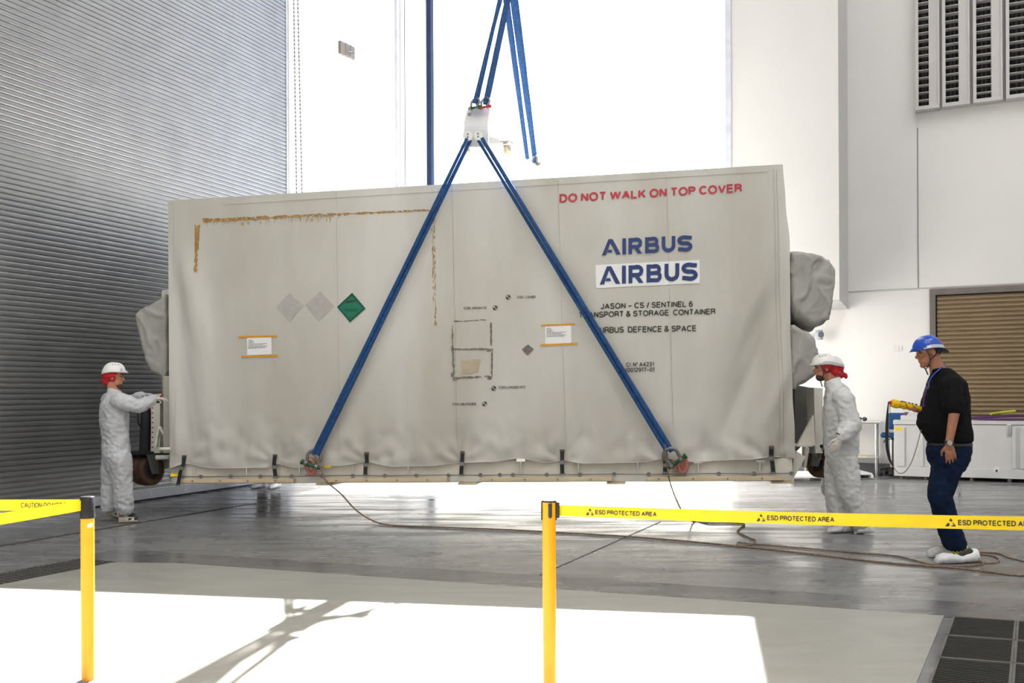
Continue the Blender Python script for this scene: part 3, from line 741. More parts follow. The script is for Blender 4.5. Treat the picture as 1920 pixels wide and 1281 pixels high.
flecks(110, lambda k: (lambda t: (812 + 4 * t + random.uniform(-3, 3), 394 + 216 * t, random.uniform(.3, .9), random.uniform(.8, 3.5)))(random.random() ** 1.4), M_rust)
def outline(pts, w, n, m):
    segs = list(zip(pts, pts[1:]))
    def f(k):
        (a, b) = segs[k % len(segs)]; t = random.random(); hz = abs(b[0] - a[0]) > abs(b[1] - a[1])
        return (a[0] + (b[0] - a[0]) * t + random.uniform(-.8, .8), a[1] + (b[1] - a[1]) * t + random.uniform(-.8, .8), random.uniform(1.5, 5) if hz else w * random.uniform(.3, .8), w * random.uniform(.3, .8) if hz else random.uniform(1.5, 5))
    flecks(n, f, m)
outline([(849, 654), (848, 655), (923, 655), (922, 706), (851, 709), (849, 655)], 2.0, 190, M_tapeblk)
outline([(921, 606), (921, 646)], 2.4, 30, M_tapeblk); outline([(849, 655), (848, 612)], 1.8, 22, M_tapeblk); outline([(854, 603), (914, 600)], 1.0, 26, M_tapeblk)
for (x, y, w, h) in ((853, 711, 4, 4), (918, 709, 4, 3), (848, 703, 2.5, 4), (917, 657, 4, 2.5)): deco('residue', [[(x - w, y - h), (x + w, y - h), (x + w, y + h), (x - w, y + h)]], M_tapeblk, cover)
deco('residue', pquad((864, 677), (902, 674), (897, 699), (866, 702), 3), mat('beige_residue', srgb(176, 163, 142), .7, var=.08, scale=20), cover, .005)
# lifting lugs
def lug(px, py, dx):
    c = CF(px, py, 0); mb = MB()
    mb.tube([c + CU * (.045 * math.cos(t) + dx * .02) + CWp * (.085 * math.sin(t)) + CN * (.045 + .03 * math.sin(t)) for t in [math.radians(-100 + 40 * k) for k in range(10)]], .021, 10, caps=False)
    mb.box(c + CN * .0, (.16, .10, .05), (CU, CWp, CN))
    return build('lifting_lug', mb, M_lug, cont)
lug(588, 874, -1); lug(1276, 871, 1)

# canvas hoods over the jacking points
def hood(pts, yc, depth, nm, amp=.03, seed=0, puff=.88):
    cx = sum(p[0] for p in pts) / len(pts); cy = sum(p[1] for p in pts) / len(pts)
    rings = []
    out = [spl for spl in spline([V3((p[0], p[1], 0)) for p in pts + [pts[0]]], 4)][:-1]
    mb = MB(); n = len(out); vs = []; K = [(-1, puff), (-.92, .97), (-.5, 1), (0, 1), (.5, 1), (.92, .97), (1, puff)]
    for t, s_ in K:
        for p in out: vs.append(W(cx + (p.x - cx) * s_, cy + (p.y - cy) * s_, yc - depth * .42) + V3((0, 1, 0)) * ((t + .84) * depth / 2))
    fs = [(k * n + i, k * n + (i + 1) % n, (k + 1) * n + (i + 1) % n, (k + 1) * n + i) for k in range(len(K) - 1) for i in range(n)]
    fs += [list(range(n))[::-1], [(len(K) - 1) * n + i for i in range(n)]]
    mb.add(vs, fs, True)
    me = remesh(mb, .016, 2)
    def hf_(c):
        q = V3((c.x * 3.1 + seed, c.y * 3.1, c.z * 2.3)); q += V3((noise.noise(q * 1.7), noise.noise(q * 1.7 + V3((9, 2, 4))), 0)) * .6
        r1 = 1 - abs(noise.noise(q * 1.1)) * 5.5; r2 = 1 - abs(noise.noise(q * 2.6 + V3((3, 7, 1)))) * 5
        return .8 * noise.noise(q) + .75 * max(r1, -.1) + .30 * max(r2, -.1) + .10 * noise.noise(q * 9)
    wrinkle(me, amp, hf_)
    return put(nm, me, M_hood, cont)
YLE, YRE = 10.75, 9.95
hood([(257, 590), (281, 574), (304, 560), (319, 561), (319, 712), (304, 707), (289, 700), (276, 668), (263, 622)], YLE + .42, 1.3, 'canvas_hood', .022, 1)
hood([(1479, 471), (1500, 470), (1540, 482), (1563, 500), (1565, 515), (1558, 572), (1543, 608), (1522, 613), (1497, 598), (1480, 575)], YRE, 1.3, 'canvas_hood', .026, 5)
hood([(1479, 607), (1492, 614), (1525, 634), (1522, 650), (1534, 664), (1530, 700), (1512, 712), (1494, 722), (1481, 724)], YRE - .1, 1.1, 'canvas_hood', .024, 9)
deco_q = MB().poly([W(1498, 689, YRE - .60), W(1512, 684, YRE - .60), W(1518, 695, YRE - .60), W(1503, 704, YRE - .60)], V3((0, .004, 0))); build('label', deco_q, M_paper, cont)
# end frames, jacks and casters
def wpoly(pts, Y, th, m, name, parent, bev=.004): return build(name, MB().poly([W(x, y, Y) for x, y in pts], V3((0, th, 0))), m, parent, bev)
wpoly([(303, 545), (318, 542), (320, 880), (304, 880)], YLE + .25, .3, M_cream, 'end_post', cont)
wpoly([(306, 705), (318, 705), (319, 850), (306, 850)], YLE - .30, .25, mat('grey_steel_post', srgb(168, 166, 158), .5), 'end_post', cont)
wpoly([(283, 752), (300, 752), (300, 850), (283, 850)], YLE - .1, .10, M_cream, 'jack_plate', cont)
hm = MB()
for k in range(9): p = W(286, 765 + k * 9.2, YLE - .1); hm.cyl(p - V3((0, .004, 0)), p, .009, n=8)
build('holes', hm, mat('hole_red', srgb(120, 40, 40), .6), cont)
wpoly([(296, 800), (299, 799), (320, 832), (316, 836)], YLE - .25, .05, M_cream, 'brace', cont)
wpoly([(288, 836), (296, 800), (299, 802), (293, 840)], YLE - .25, .05, M_cream, 'brace', cont)
build('jack', MB().cyl(W(274, 770, YLE), W(271, 853, YLE), .062, n=20).cyl(W(275, 742, YLE), W(274, 772, YLE), .042, n=16), M_rubber, cont)
build('crank', MB().tube(spline([W(258, 772, YLE - .1), W(260, 795, YLE - .1), W(267, 797, YLE - .05)], 6), .012, 8), M_rubber, cont)
build('head_bracket', MB().poly([W(278, 741, YLE - .1), W(303, 738, YLE - .1), W(303, 757, YLE - .1), W(278, 757, YLE - .1)], V3((0, .2, 0))), M_cream, cont, .006)
build('ring', MB().tube([W(304 + 3.6 * math.cos(t), 746 + 4.2 * math.sin(t), YLE - .13) for t in [k * math.pi / 8 for k in range(17)]], .008, 8, caps=False), M_red, cont)
build('towing_hook', MB().tube([W(300 + 20 * k / 3, 842 + 0 * k, YLE - .4) for k in range(4)], .02, 8), M_cream, cont)
build('foot_plate', MB().poly([W(256, 853, YLE), W(318, 850, YLE), W(318, 856, YLE), W(256, 860, YLE)], V3((0, .3, 0))), M_rubber, cont, .004)
build('bracket_tube', MB().cyl(W(293, 858, YLE - .15), W(318, 857, YLE - .15), .028), M_white, cont)
def caster(pc, r, w, axis, fork_up, m_tyre, parent):
    axis = axis.normalized(); c = thing('caster', V3(pc), '', '') if False else None
    mb = MB(); prof = [(-w / 2, r * .86), (-w * .46, r * .96), (-w * .06, r), (-w * .02, r * .965), (w * .02, r * .965), (w * .06, r), (w * .46, r * .96), (w / 2, r * .86), (w / 2, r * .55), (-w / 2, r * .55)]
    n = 36; X = UP; Z = axis; Yv = Z.cross(X).normalized(); X = Yv.cross(Z).normalized()
    vs = [V3(pc) + Z * a + (X * math.cos(2 * math.pi * j / n) + Yv * math.sin(2 * math.pi * j / n)) * rr for a, rr in prof for j in range(n)]
    k = len(prof); mb.add(vs, [(i * n + j, i * n + (j + 1) % n, ((i + 1) % k) * n + (j + 1) % n, ((i + 1) % k) * n + j) for i in range(k) for j in range(n)], True)
    wh = build('caster_wheel', mb, m_tyre, parent)
    build('hub', MB().cyl(V3(pc) - axis * w * .42, V3(pc) + axis * w * .42, r * .56, n=24), M_rubber, wh)
    for s_ in (1, -1):
        q = V3(pc) + axis * (s_ * (w / 2 + .02)); a = V3((0, 0, 1))
        t = axis.cross(UP).normalized()
        p = [q - t * r * .35 - UP * r * .2, q + t * r * .25 - UP * r * .2, q + t * r * .7 + UP * r * 1.15, q - t * r * .1 + UP * r * 1.15]
        build('fork', MB().poly(p, axis * (s_ * .014)), M_gsteel, wh, .004)
    build('fork_top', MB().box(V3(pc) + UP * r * 1.17 + t * r * .3, (r * 1.0, w + .1, .035), (t, axis, UP)), M_rubber, wh, .005)
    return wh
caster(W(276, 882, YLE), .185, .21, V3((.90, -.44, 0)), .2, M_tyre, cont)
# right hand end
wpoly([(1490, 722), (1528, 728), (1526, 800), (1500, 840), (1490, 850)], YRE + .1, .6, mat('dark_canvas', (.17, .165, .16), .8), 'end_panel', cont)
wpoly([(1526, 727), (1543, 728), (1543, 850), (1529, 850)], YRE - .25, .25, M_cream, 'end_post', cont)
wpoly([(1526, 778), (1529, 836), (1495, 836)], YRE - .45, .05, M_cream, 'gusset', cont)
wpoly([(1496, 834), (1524, 833), (1524, 838), (1494, 838)], YRE - .5, .2, M_cream, 'shelf_bracket', cont)
wpoly([(1488, 858), (1493, 846), (1511, 857), (1486, 901), (1486, 880)], YRE - .55, .08, M_cream, 'corner_bracket', cont)
wpoly([(1481, 836), (1488, 840), (1487, 862), (1482, 856)], YRE - .62, .06, mat('pale_green_guide', srgb(150, 168, 155), .5), 'guide', cont)
wpoly([(1508, 838), (1518, 840), (1512, 878), (1508, 876)], YRE - .3, .08, M_cream, 'strut', cont)
wpoly([(1521, 833), (1540, 822), (1552, 824), (1552, 862), (1536, 862), (1520, 846)], YRE - .2, .1, mat('fork_grey', srgb(118, 122, 116), .5), 'caster_fork', cont)
caster(W(1543, 868, YRE - .1), .165, .20, V3((.85, .52, 0)), .2, M_tyre, cont)

# ------------------------------------------------------------------ lifting gear
YP = 9.80                                         # depth of the front plate
YR = 12.55                                        # depth of the rear plate
spr = thing('lifting_spreader', W(893, 278, YP), 'white lifting spreader with end plates and small casters above the container', 'lifting gear')
def plate(pts, Y, bend):
    # curved plate: outline left and right edges, bulging towards the camera in the middle
    mb = MB(); n = 12; vs = []
    L_, R_ = pts
    for j in range(n + 1):
        t = j / n
        l = W(L_[0][0] + (L_[1][0] - L_[0][0]) * t - 3 * math.sin(math.pi * min(1, t * 1.3)) * (1 if bend else 0), L_[0][1] + (L_[1][1] - L_[0][1]) * t, Y)
        r = W(R_[0][0] + (R_[1][0] - R_[0][0]) * t - 3 * math.sin(math.pi * min(1, t * 1.3)) * (1 if bend else 0), R_[0][1] + (R_[1][1] - R_[0][1]) * t, Y)
        d = V3((0, -.05 * math.sin(math.pi * t) + .10 * (1 - t), 0))
        vs += [l + d, r + d, r + d + V3((0, .025, 0)), l + d + V3((0, .025, 0))]
    fs = []
    for j in range(n):
        a, b = 4 * j, 4 * j + 4
        for q in range(4): fs.append((a + q, a + (q + 1) % 4, b + (q + 1) % 4, b + q))
    fs += [(3, 2, 1, 0), (4 * n, 4 * n + 1, 4 * n + 2, 4 * n + 3)]
    return mb.add(vs, fs)
M_plate = mat('white_plate', srgb(205, 206, 210), .4, var=.04)
build('front_plate', plate((((876, 199), (869, 276)), ((920, 197), (915, 276))), YP, True), M_plate, spr, .008)
build('rear_plate', plate((((985, 292), (982, 345)), ((1014, 300), (1014, 345))), YR, False), M_plate, spr, .008)
a_, b_ = W(893, 268, YP + .1), W(998, 322, YR - .05)
build('beam', MB().bar(a_, b_, .16, .16), M_white, spr, .01)
pa = W(918, 264, YP + .05); pb_ = W(962, 267, YP + .25)
build('arm', MB().poly([W(917, 255, YP), W(963, 266, YP + .2), W(963, 270, YP + .2), W(917, 270, YP)], V3((0, .06, 0))), M_white, spr, .005)
build('arm', MB().poly([W(876, 266, YP + .1), W(862, 272, YP + .4), W(862, 277, YP + .4), W(876, 277, YP + .1)], V3((0, .06, 0))), M_white, spr, .005)
def smallcaster(px, py, Y, r):
    c = W(px, py, Y); ax = V3((.9, -.4, 0)).normalized(); t = ax.cross(UP)
    w = build('small_caster', MB().cyl(c - ax * .018, c + ax * .018, r, n=24), mat('cream_wheel', srgb(226, 205, 170), .5), spr, .004)
    for s_ in (1, -1):
        q = c + ax * (.026 * s_)
        build('fork', MB().poly([q - t * r * .3, q + t * r * .3 - UP * r * .2, q + t * r * 1.0 + UP * r * 1.2, q - t * r * .2 + UP * r * 1.2], ax * (.006 * s_)), M_steel, w)
    build('mount', MB().box(c + UP * r * 1.25 + t * r * .4, (r * 2.0, .11, .014), (t, ax, UP)), M_steel, w)
smallcaster(952, 283, YP + .12, .065); smallcaster(878, 288, YP + .25, .05)
for i, (x, y) in enumerate(((877.5, 257), (896.5, 256))):
    c = W(x, y, YP - .02); ax = V3((0, -1, 0))
    d = build('sling_boss', MB().cyl(c + V3((0, .05, 0)), c - V3((0, .05, 0)), .05, n=24), M_white, spr, .006)
    for dy in (-.016, .016): build('screw', MB().cyl(c - V3((0, .05, 0)) + UP * dy, c - V3((0, .054, 0)) + UP * dy, .010, n=10), M_gsteel, d)
build('tag', MB().poly([W(877, 212, YP - .01), W(883, 211, YP - .01), W(883, 217, YP - .01), W(877, 218, YP - .01)], V3((0, .004, 0))), M_gsteel, spr)
# bow shackles
def shackle(c, up, side, s, pinm, label, bowm=M_gsteel, group=None, pin_len=1.0):
    up = up.normalized(); side = (side - up * side.dot(up)).normalized(); nm = up.cross(side)
    t = thing('bow_shackle', c, label, 'shackle', group)
    pts = [c + side * (.5 * s)] + [c + side * (.62 * s * math.cos(a)) + up * (.62 * s * math.sin(a) + .75 * s) for a in [math.radians(-25 + 23 * k) for k in range(11)]] + [c - side * (.5 * s)]
    build('bow', MB().tube(spline(pts, 4), .15 * s, 10), bowm, t)
    for q in (1, -1): build('shackle_eye', MB().cyl(c + side * (.38 * s * q), c + side * (.64 * s * q), .26 * s, n=16), bowm, t)
    build('pin', MB().cyl(c - side * .85 * s * pin_len, c + side * .8 * s, .16 * s, n=14).cyl(c + side * .8 * s, c + side * 1.0 * s, .24 * s, n=6), pinm, t)
    return t
shackle(W(889, 202, YP), UP + V3((.2, .3, 0)), V3((.85, -.5, 0)), .085, M_green, 'small shackle with green pin at the top left of the white lifting plate')
shackle(W(908, 201, YP), UP + V3((.2, .3, 0)), V3((.85, -.5, 0)), .085, M_red, 'small shackle with red pin at the top right of the white lifting plate')
shackle(W(1004, 309, YR - .06), UP + V3((-.1, -.1, 0)), V3((.5, -.8, 0)), .09, M_gsteel, 'small grey shackle at the rear end of the white lifting spreader')
SL, SR = CF(590, 868, .10), CF(1268, 866, .10)
shackle(SL - V3((0, 0, .02)), W(597, 855, 9.9) - W(588, 874, 9.9) + V3((0, 0, .05)), V3((-.75, .1, .45)), .125, M_green, 'grey bow shackle with green pin in the salmon lug under the left blue sling', group=None)
shackle(SR, W(1256, 848, 9.4) - W(1272, 868, 9.4), V3((.72, -.25, .5)), .125, M_green, 'grey bow shackle with green pin in the salmon lug under the right blue sling')
# round slings (two strands each)
def sling(strands, label, flat=.55, ref=None):
    mb = MB()
    for a, b, ra, rb, sag in strands:
        pts = []; rs = []
        for k in range(25):
            t = k / 24; pts.append(a.lerp(b, t) + V3((0, 0, -sag * math.sin(math.pi * t))))
            rs.append((ra + (rb - ra) * t) * (1 + .12 * noise.noise((a.x * 9 + t * 9, b.x, t * 3))))
        mb.tube(pts, rs, 10, 0, flat, V3((1, 0, .4)))
    o = build('round_sling', mb, M_blue)
    return tag(o, label, 'sling', 'blue round slings')
pl1, pl2 = W(878, 260, YP - .05), W(898, 260, YP - .05)
def bow(a, b, y, k): return W(a, b, y)
EL = CF(598, 852, .12); ER = CF(1256, 846, .12)
sling([(W(875.5, 260, YP - .09), EL + CU * -.024, .017, .025, 0), (W(882, 263, YP - .04), EL + CU * .026, .020, .028, 0)], 'blue round sling from the white plate down to the lower left shackle across the container')
sling([(W(896, 262, YP - .04), ER + CU * -.030, .017, .025, 0), (W(903.5, 259, YP - .09), ER + CU * .022, .022, .028, 0)], 'blue round sling from the white plate down to the lower right shackle across the container')
HK = lambda x, y, d: W(x, y, d)
YH = 11.1; TOP = -150
def up(x0, y0, d0, x1, y1):                       # strand through two pixels, rising to the hook depth
    t = (TOP - y0) / (y1 - y0); return W(x0 + (x1 - x0) * t, TOP, YH)
s1 = [(W(889, 193, YP), up(889, 193, YP, 938, 0), .019, .034, 0), (W(894, 196, YP), up(894, 196, YP, 936.5, 0), .016, .030, 0)]
s2 = [(W(909, 195, YP), up(909, 195, YP, 951, 0), .024, .042, 0), (W(913, 196, YP), up(913, 196, YP, 953, 0), .022, .040, 0)]
s3 = [(W(988, 297, YR), up(988, 297, YR, 950, 10), .022, .045, 0), (W(990, 298, YR), up(990, 298, YR, 952, 10), .020, .04, 0)]
s4 = [(W(1003, 305, YR), up(1003, 305, YR, 962, 0), .026, .050, 0), (W(1005, 305, YR), up(1005, 305, YR, 966, 0), .026, .050, 0)]
sling(s1, 'left blue round sling rising from the green-pinned shackle on the white plate')
sling(s2, 'blue round sling rising from the red-pinned shackle on the white plate')
sling(s3, 'slimmer left blue round sling rising from the rear of the spreader')
sling(s4, 'right blue round sling rising from the rear shackle of the spreader')

# ------------------------------------------------------------------ barrier posts and belts
def post(px, ptop, Y, label, headh, belts, capm, slot):
    r = .0315; base = W(px, 900, Y); bx, by = base.x, base.y; top = W(px, ptop, Y).z
    t = thing('barrier_post', (bx, by, 0), label, 'barrier post')
    P = lambda z: V3((bx, by, z))
    mb = MB(); mb.tube([P(0), P(.012), P(.020), P(.026)], [.175, .175, .165, .04], 40); build('base', mb, M_disc, t)
    build('pole', MB().cyl(P(.02), P(top - headh), r, n=32), M_yel, t)
    if capm is M_black:
        build('head', MB().tube([P(top - headh), P(top - .004), P(top)], [r + .0035, r + .0035, r - .001], 32), mat('black_plastic', (.012, .012, .014), .35), t)
    else:
        build('head', MB().tube([P(top - headh), P(top - .006)], [r + .001, r + .001], 32), M_yel, t)
        build('cap', MB().tube([P(top - .008), P(top)], [r + .003, r + .001], 32), M_rubber, t)
        for sx in (-1, 1): build('cap_edge', MB().bar(P(top - headh) + V3((sx * (r + .002), 0, 0)), P(top - .004) + V3((sx * (r + .002), 0, 0)), .006, .022), M_rubber, t)
        build('slot', MB().tube([P(top - headh + .012) + V3((0.004, -r - .002, 0)), P(top - headh + .02) + V3((0.004, -r - .002, 0)), P(top - .012) + V3((0.004, -r - .002, 0))], [.006, .009, .009], 10, 0, .4, V3((1, 0, 0))), M_rubber, t)
        build('belt_clip', MB().box(P(top - .045) + V3((r + .008, 0, 0)), (.018, .03, .075)), M_rubber, t, .003)
    return t, P, top
stA, PA_, topA = post(163.5, 931, 4.43, 'black-headed yellow barrier post on a grey round base at the left', .108, None, M_black, False)
stB, PB_, topB = post(1029, 938, 4.17, 'yellow barrier post with slotted yellow head in front of the container', .092, None, M_yel, True)
build('sticker', MB().poly([W(164, 983, 4.395), W(173, 981, 4.40), W(173, 988, 4.40), W(164, 990, 4.395)], V3((0, .002, 0))), M_paper, stA)
def belt(tl, bl_, tr, br, parent, th=.0012):
    fn = lambda u, v: bl_.lerp(br, u).lerp(tl.lerp(tr, u), v) + V3((0, 0, -.006 * math.sin(math.pi * u)))
    mb = MB().grid(fn, 24, 2); nrm = (br - bl_).cross(tl - bl_).normalized()
    mb2 = MB().grid(lambda u, v: fn(u, v) + nrm * th, 24, 2)
    mb.add([V3(v) for v in mb2.v], mb2.f, True)
    o = build('belt', mb, M_belt, parent, fix=False)
    return o, (lambda u, w: fn(u, w) + nrm * (th + .0015) if nrm.y < 0 else fn(u, w) - nrm * .0015)
b1, f1 = belt(W(-420, 932, 4.75), W(-420, 950.5, 4.75), W(154, 936.7, 4.44), W(154, 958, 4.44), stA)
b2, f2 = belt(W(-260, 997, 3.3), W(-260, 1023, 3.3), W(154, 938, 4.41), W(154, 957.5, 4.41), stA)
b3, f3 = belt(W(1046, 947.5, 4.17), W(1046, 967.5, 4.17), W(2060, 971, 3.2), W(2060, 998, 3.2), stB)
def bl_letter(txt, fn, u0, u1, v0, vh, parent, wt=.15): return letter(txt, 0, 0, 1, 0, 1, M_ink, parent, wt, 0, lambda u, w: fn(u0 + (u1 - u0) * u, v0 + w * vh))
def umap(px, a=-420, b=154, Ya=4.75, Yb=4.44): t = (px - a) / (b - a); return t * Ya / (t * Ya + (1 - t) * Yb) if False else (lambda s: s)(t * (1 / Yb) ** -1 / (t * Yb + (1 - t) * Ya))
def ufind(fn, px):
    lo, hi = 0.0, 1.0
    for _ in range(40):
        m = (lo + hi) / 2; p = fn(m, .5) - CAM; x = CX + F * p.x / p.y
        if x < px: lo = m
        else: hi = m
    return lo
bl_letter('CAUTION-DO NOT ENTER', f1, ufind(f1, 38), ufind(f1, 147), .27, .46, b1, .13)
for x0, x1, xi in ((1115, 1230, 1097), (1437, 1563, 1417), (1795, 1945, 1771)):
    bl_letter('ESD PROTECTED AREA', f3, ufind(f3, x0), ufind(f3, x1), .28, .40, b3, .19)
    u0, u1 = ufind(f3, xi), ufind(f3, xi + (x1 - x0) * .135)
    T = lambda a, b: f3(u0 + (u1 - u0) * a, .18 + .62 * b)
    tri = MB()
    for pl_ in ([(.5, 1), (.69, .62), (.60, .56), (.36, .70)], [(.0, 0), (.36, 0), (.42, .26), (.27, .46)], [(.50, 0), (1, 0), (.86, .26)], [(.62, .42), (.80, .40), (.90, .18), (.74, .28)]):
        tri.add([T(*p) for p in pl_], [list(range(len(pl_)))])
    build('esd_symbol', tri, M_ink, b3, fix=False)

# ------------------------------------------------------------------ tag lines on the floor
def rope(pts, r, label, nm='rope'):
    q = spline(pts, 8); o = build(nm, MB().tube(q, r, 8), M_rope)
    return tag(o, label, 'rope')
gf = lambda x, y: G(x, y, .009)
A0_ = CF(598, 850, .16); Am = CF(606, 872, .10)
rope([A0_, Am, CF(620, 898, .16), W(640, 927, 9.9), W(668, 957, 9.85), W(700, 977, 9.8), gf(735, 985), gf(800, 988), gf(960, 994), gf(1200, 1008), gf(1430, 1029), gf(1650, 1054), gf(1800, 1066), gf(1905, 1079), gf(1925, 1075)], .0085, 'tan rope hanging from the left sling and running along the floor to the right')
B0_ = CF(1248, 828, .12)
rope([B0_, CF(1247, 842, .13), CF(1250, 870, .13), CF(1254, 895, .12), W(1262, 922, 9.35), W(1274, 950, 9.2), W(1285, 968, 9.1), gf(1300, 978), gf(1330, 981), gf(1393, 982), gf(1386, 992), gf(1384, 998), gf(1408, 1010), gf(1416, 1013), gf(1410, 1021), gf(1386, 1023), gf(1383, 1017), gf(1400, 1019), gf(1460, 1024), gf(1600, 1036), gf(1680, 1043), gf(1745, 1058), gf(1790, 1062), gf(1838, 1059), gf(1842, 1054), gf(1828, 1047), gf(1818, 1050), gf(1850, 1056), gf(1872, 1053), gf(1868, 1045), gf(1840, 1039), gf(1830, 1036), gf(1868, 1037), gf(1890, 1045), gf(1930, 1055)], .0075, 'tan rope hanging from the right sling, looped on the floor by the black-shirted man')

# ------------------------------------------------------------------ people
def frame(f, upv=UP):
    f = f.normalized(); s = f.cross(upv).normalized(); u = s.cross(f).normalized(); return f, s, u
def head_shape(mb, H, f, s, u, nose=1.0):
    ax = (f, s, u)
    mb.ball(H + u * .030 - f * .012, (.098, .077, .102), ax, 22)
    mb.ball(H + f * .028 - u * .055, (.066, .060, .066), ax, 18)
    mb.ball(H + f * .066 - u * .098, (.028, .030, .024), ax, 14)
    mb.cap(H + f * .078 + u * .018, .011, H + f * .107 * nose - u * .020, .0135)
    mb.ball(H + f * .098 * nose - u * .026, (.016, .019, .011), ax)
    mb.ball(H + f * .080 + u * .030, (.017, .052, .012), ax)
    mb.ball(H + f * .086 - u * .052, (.013, .024, .007), ax); mb.ball(H + f * .084 - u * .066, (.013, .021, .008), ax)
    for q in (1, -1):
        mb.ball(H + f * .062 - u * .012 + s * q * .036, (.026, .022, .024), ax)
        mb.ball(H - f * .008 + s * q * .078 - u * .004, (.020, .010, .033), ax)
def hand_shape(mb, wr, d, pn, th, curl=.35, sc=1.0, tc=.5, spread=1.0):
    # wr wrist, d finger direction, pn palm normal (towards the palm side), th thumb side
    d = d.normalized(); pn = (pn - d * pn.dot(d)).normalized(); th = (th - d * th.dot(d) - pn * th.dot(pn)).normalized()
    mb.ball(wr + d * .050 * sc, (.052 * sc, .041 * sc, .017 * sc), (d, th, pn), 16)
    mb.cap(wr - d * .02, .026 * sc, wr + d * .03 * sc, .028 * sc)
    L = (.080, .090, .084, .066)
    for k in range(4):
        o = (1.5 - k) * .0225 * sc * spread
        p = wr + d * (.088 - abs(k - 1.2) * .005) * sc + th * o
        a = curl * .6; dirn = d + th * (o * 1.2)
        for j, fr in enumerate((.45, .32, .25)):
            dd = (dirn.normalized() * math.cos(a) + pn * math.sin(a)); q = p + dd * (L[k] * fr * sc)
            r = (.0093 - j * .0009) * sc; mb.cap(p, r, q, r * .92, 10); p = q; a += curl * (1.0 + .08 * k)
    p = wr + d * .022 * sc + th * .030 * sc
    dd = (d * .72 + th * .62 + pn * .25).normalized(); q = p + dd * .045 * sc; mb.cap(p, .0135 * sc, q, .0110 * sc, 10)
    dd = (d * (.85) + th * (.30 - .6 * tc) + pn * tc).normalized(); mb.cap(q, .0108 * sc, q + dd * .036 * sc, .0088 * sc, 10)
def shoe_shape(mb, heel, toe, w=.046, h=.10):
    d = (toe - heel); L = d.length; d.normalize(); s = d.cross(UP).normalized(); u = s.cross(d)
    rings = []
    for t, ww, hh in ((0.0, .5, .55), (.04, .78, .75), (.15, .92, .98), (.32, .90, 1.0), (.5, .95, .80), (.68, 1.08, .62), (.85, 1.02, .52), (.95, .75, .42), (1.0, .4, .26)):
        c = heel + d * (L * t) + u * (h * hh / 2); rings.append((c, s * (w * ww), u * (h * hh / 2)))
    mb.loft(rings, 18)
def helmet(root, H, f, s, u, m, band, vents=True):
    # shell with peak at the front, dropped rear, thin rim
    def rim(a):                                   # a: angle from the front
        c = math.cos(a); rx = .126 + (.032 * max(0, c) ** 3) + .006 * max(0, -c); ry = .110
        z = .040 - .030 * max(0, -c) ** 1.5 + .004 * max(0, c)
        return f * (rx * c) + s * (ry * math.sin(a)) + u * z
    n = 40; vs = []; K = 12
    for k in range(K + 1):
        q = math.pi / 2 * k / K
        for j in range(n):
            a = 2 * math.pi * j / n; r = rim(a); zz = r.dot(u); c = math.cos(a)
            rx = .124 + .004 * max(0, -c); ry = .108
            if k == 0: p = r
            else:
                b = math.cos(q) ** .92; p = f * (rx * c * b) + s * (ry * math.sin(a) * b) + u * (zz + .006 + (.150 - zz) * math.sin(q) ** 1.05)
                ridge = .006 * math.exp(-(math.sin(a) * b * 7) ** 2) * math.sin(q * 2) ; p += u * ridge
            vs.append(H + p)
    fs = [(k * n + j, k * n + (j + 1) % n, (k + 1) * n + (j + 1) % n, (k + 1) * n + j) for k in range(K) for j in range(n)]
    rimr = []
    for j in range(n):
        a = 2 * math.pi * j / n; rimr.append(H + rim(a) * 1.0 - (f * math.cos(a) + s * math.sin(a)) * .016 + u * .004)
    base = len(vs); vs += rimr; fs += [(j, base + j, base + (j + 1) % n, (j + 1) % n) for j in range(n)]
    base2 = len(vs); vs += [H + (v - H) * .96 + u * .02 for v in rimr]; fs += [(base + j, base2 + j, base2 + (j + 1) % n, base + (j + 1) % n) for j in range(n)]
    hel = build('helmet', MB().add(vs, fs, True), m, root)
    if band:
        vb = []; seg = 30
        for k in range(seg + 1):
            a = math.radians(58 + 244 * k / seg); c = math.cos(a); r = rim(a); zz = r.dot(u)
            for hgt in (.006, .034 if c < .2 else .018):
                q = math.asin(max(0, min(1, hgt / (.15 - zz)))); b = math.cos(q) ** .92
                vb.append(H + (f * ((.124 + .004 * max(0, -c)) * c * b) + s * (.108 * math.sin(a) * b)) * 1.02 + u * (zz + hgt))
        build('band', MB().add(vb, [(2 * i, 2 * i + 2, 2 * i + 3, 2 * i + 1) for i in range(seg)], True), band, hel)
    if vents:
        for k in range(3):
            for sd in (1, -1):
                a = math.radians(8 + 16 * k) * 1; q = math.radians(58)
                p = H + f * (.02 + .028 * (1 - k)) + s * sd * .072 + u * .130
                build('vent', MB().ball(p, (.006, .004, .005), (f, s, u), 8), mat('dark_vent', (.05, .05, .05), .8), hel)
    return hel
def tri_strap(root, H, f, s, u, m, tail=True):
    mb = MB()
    for q in (1, -1):
        e = s * q * .083
        mb.tube(spline([H + e * 1.08 + f * .055 + u * .045, H + e + f * .03 - u * .045, H + s * q * .055 + f * .045 - u * .105, H + f * .055 - u * .135], 5), .0065, 6, 0, .6, s)
        mb.tube(spline([H + e * 1.05 - f * .07 + u * .02, H + e - f * .02 - u * .03, H + e * .92 + f * .022 - u * .06], 5), .0065, 6, 0, .6, s)
    if tail: mb.tube([H + f * .055 - u * .135 - s * .0, H + f * .048 - u * .165, H + f * .045 - u * .185], .006, 6)
    build('chin_strap', mb, m, root)
def cloth_noise(seed, amp=1.0):
    return lambda c: (.55 * noise.noise((c.x * 7 + seed, c.y * 7, c.z * 5)) + .65 * (.5 - abs(noise.noise((c.x * 11 + seed, c.y * 11, c.z * 15 + c.x * 6)))) + .3 * noise.noise((c.x * 26, c.y * 26, c.z * 30 + seed)))
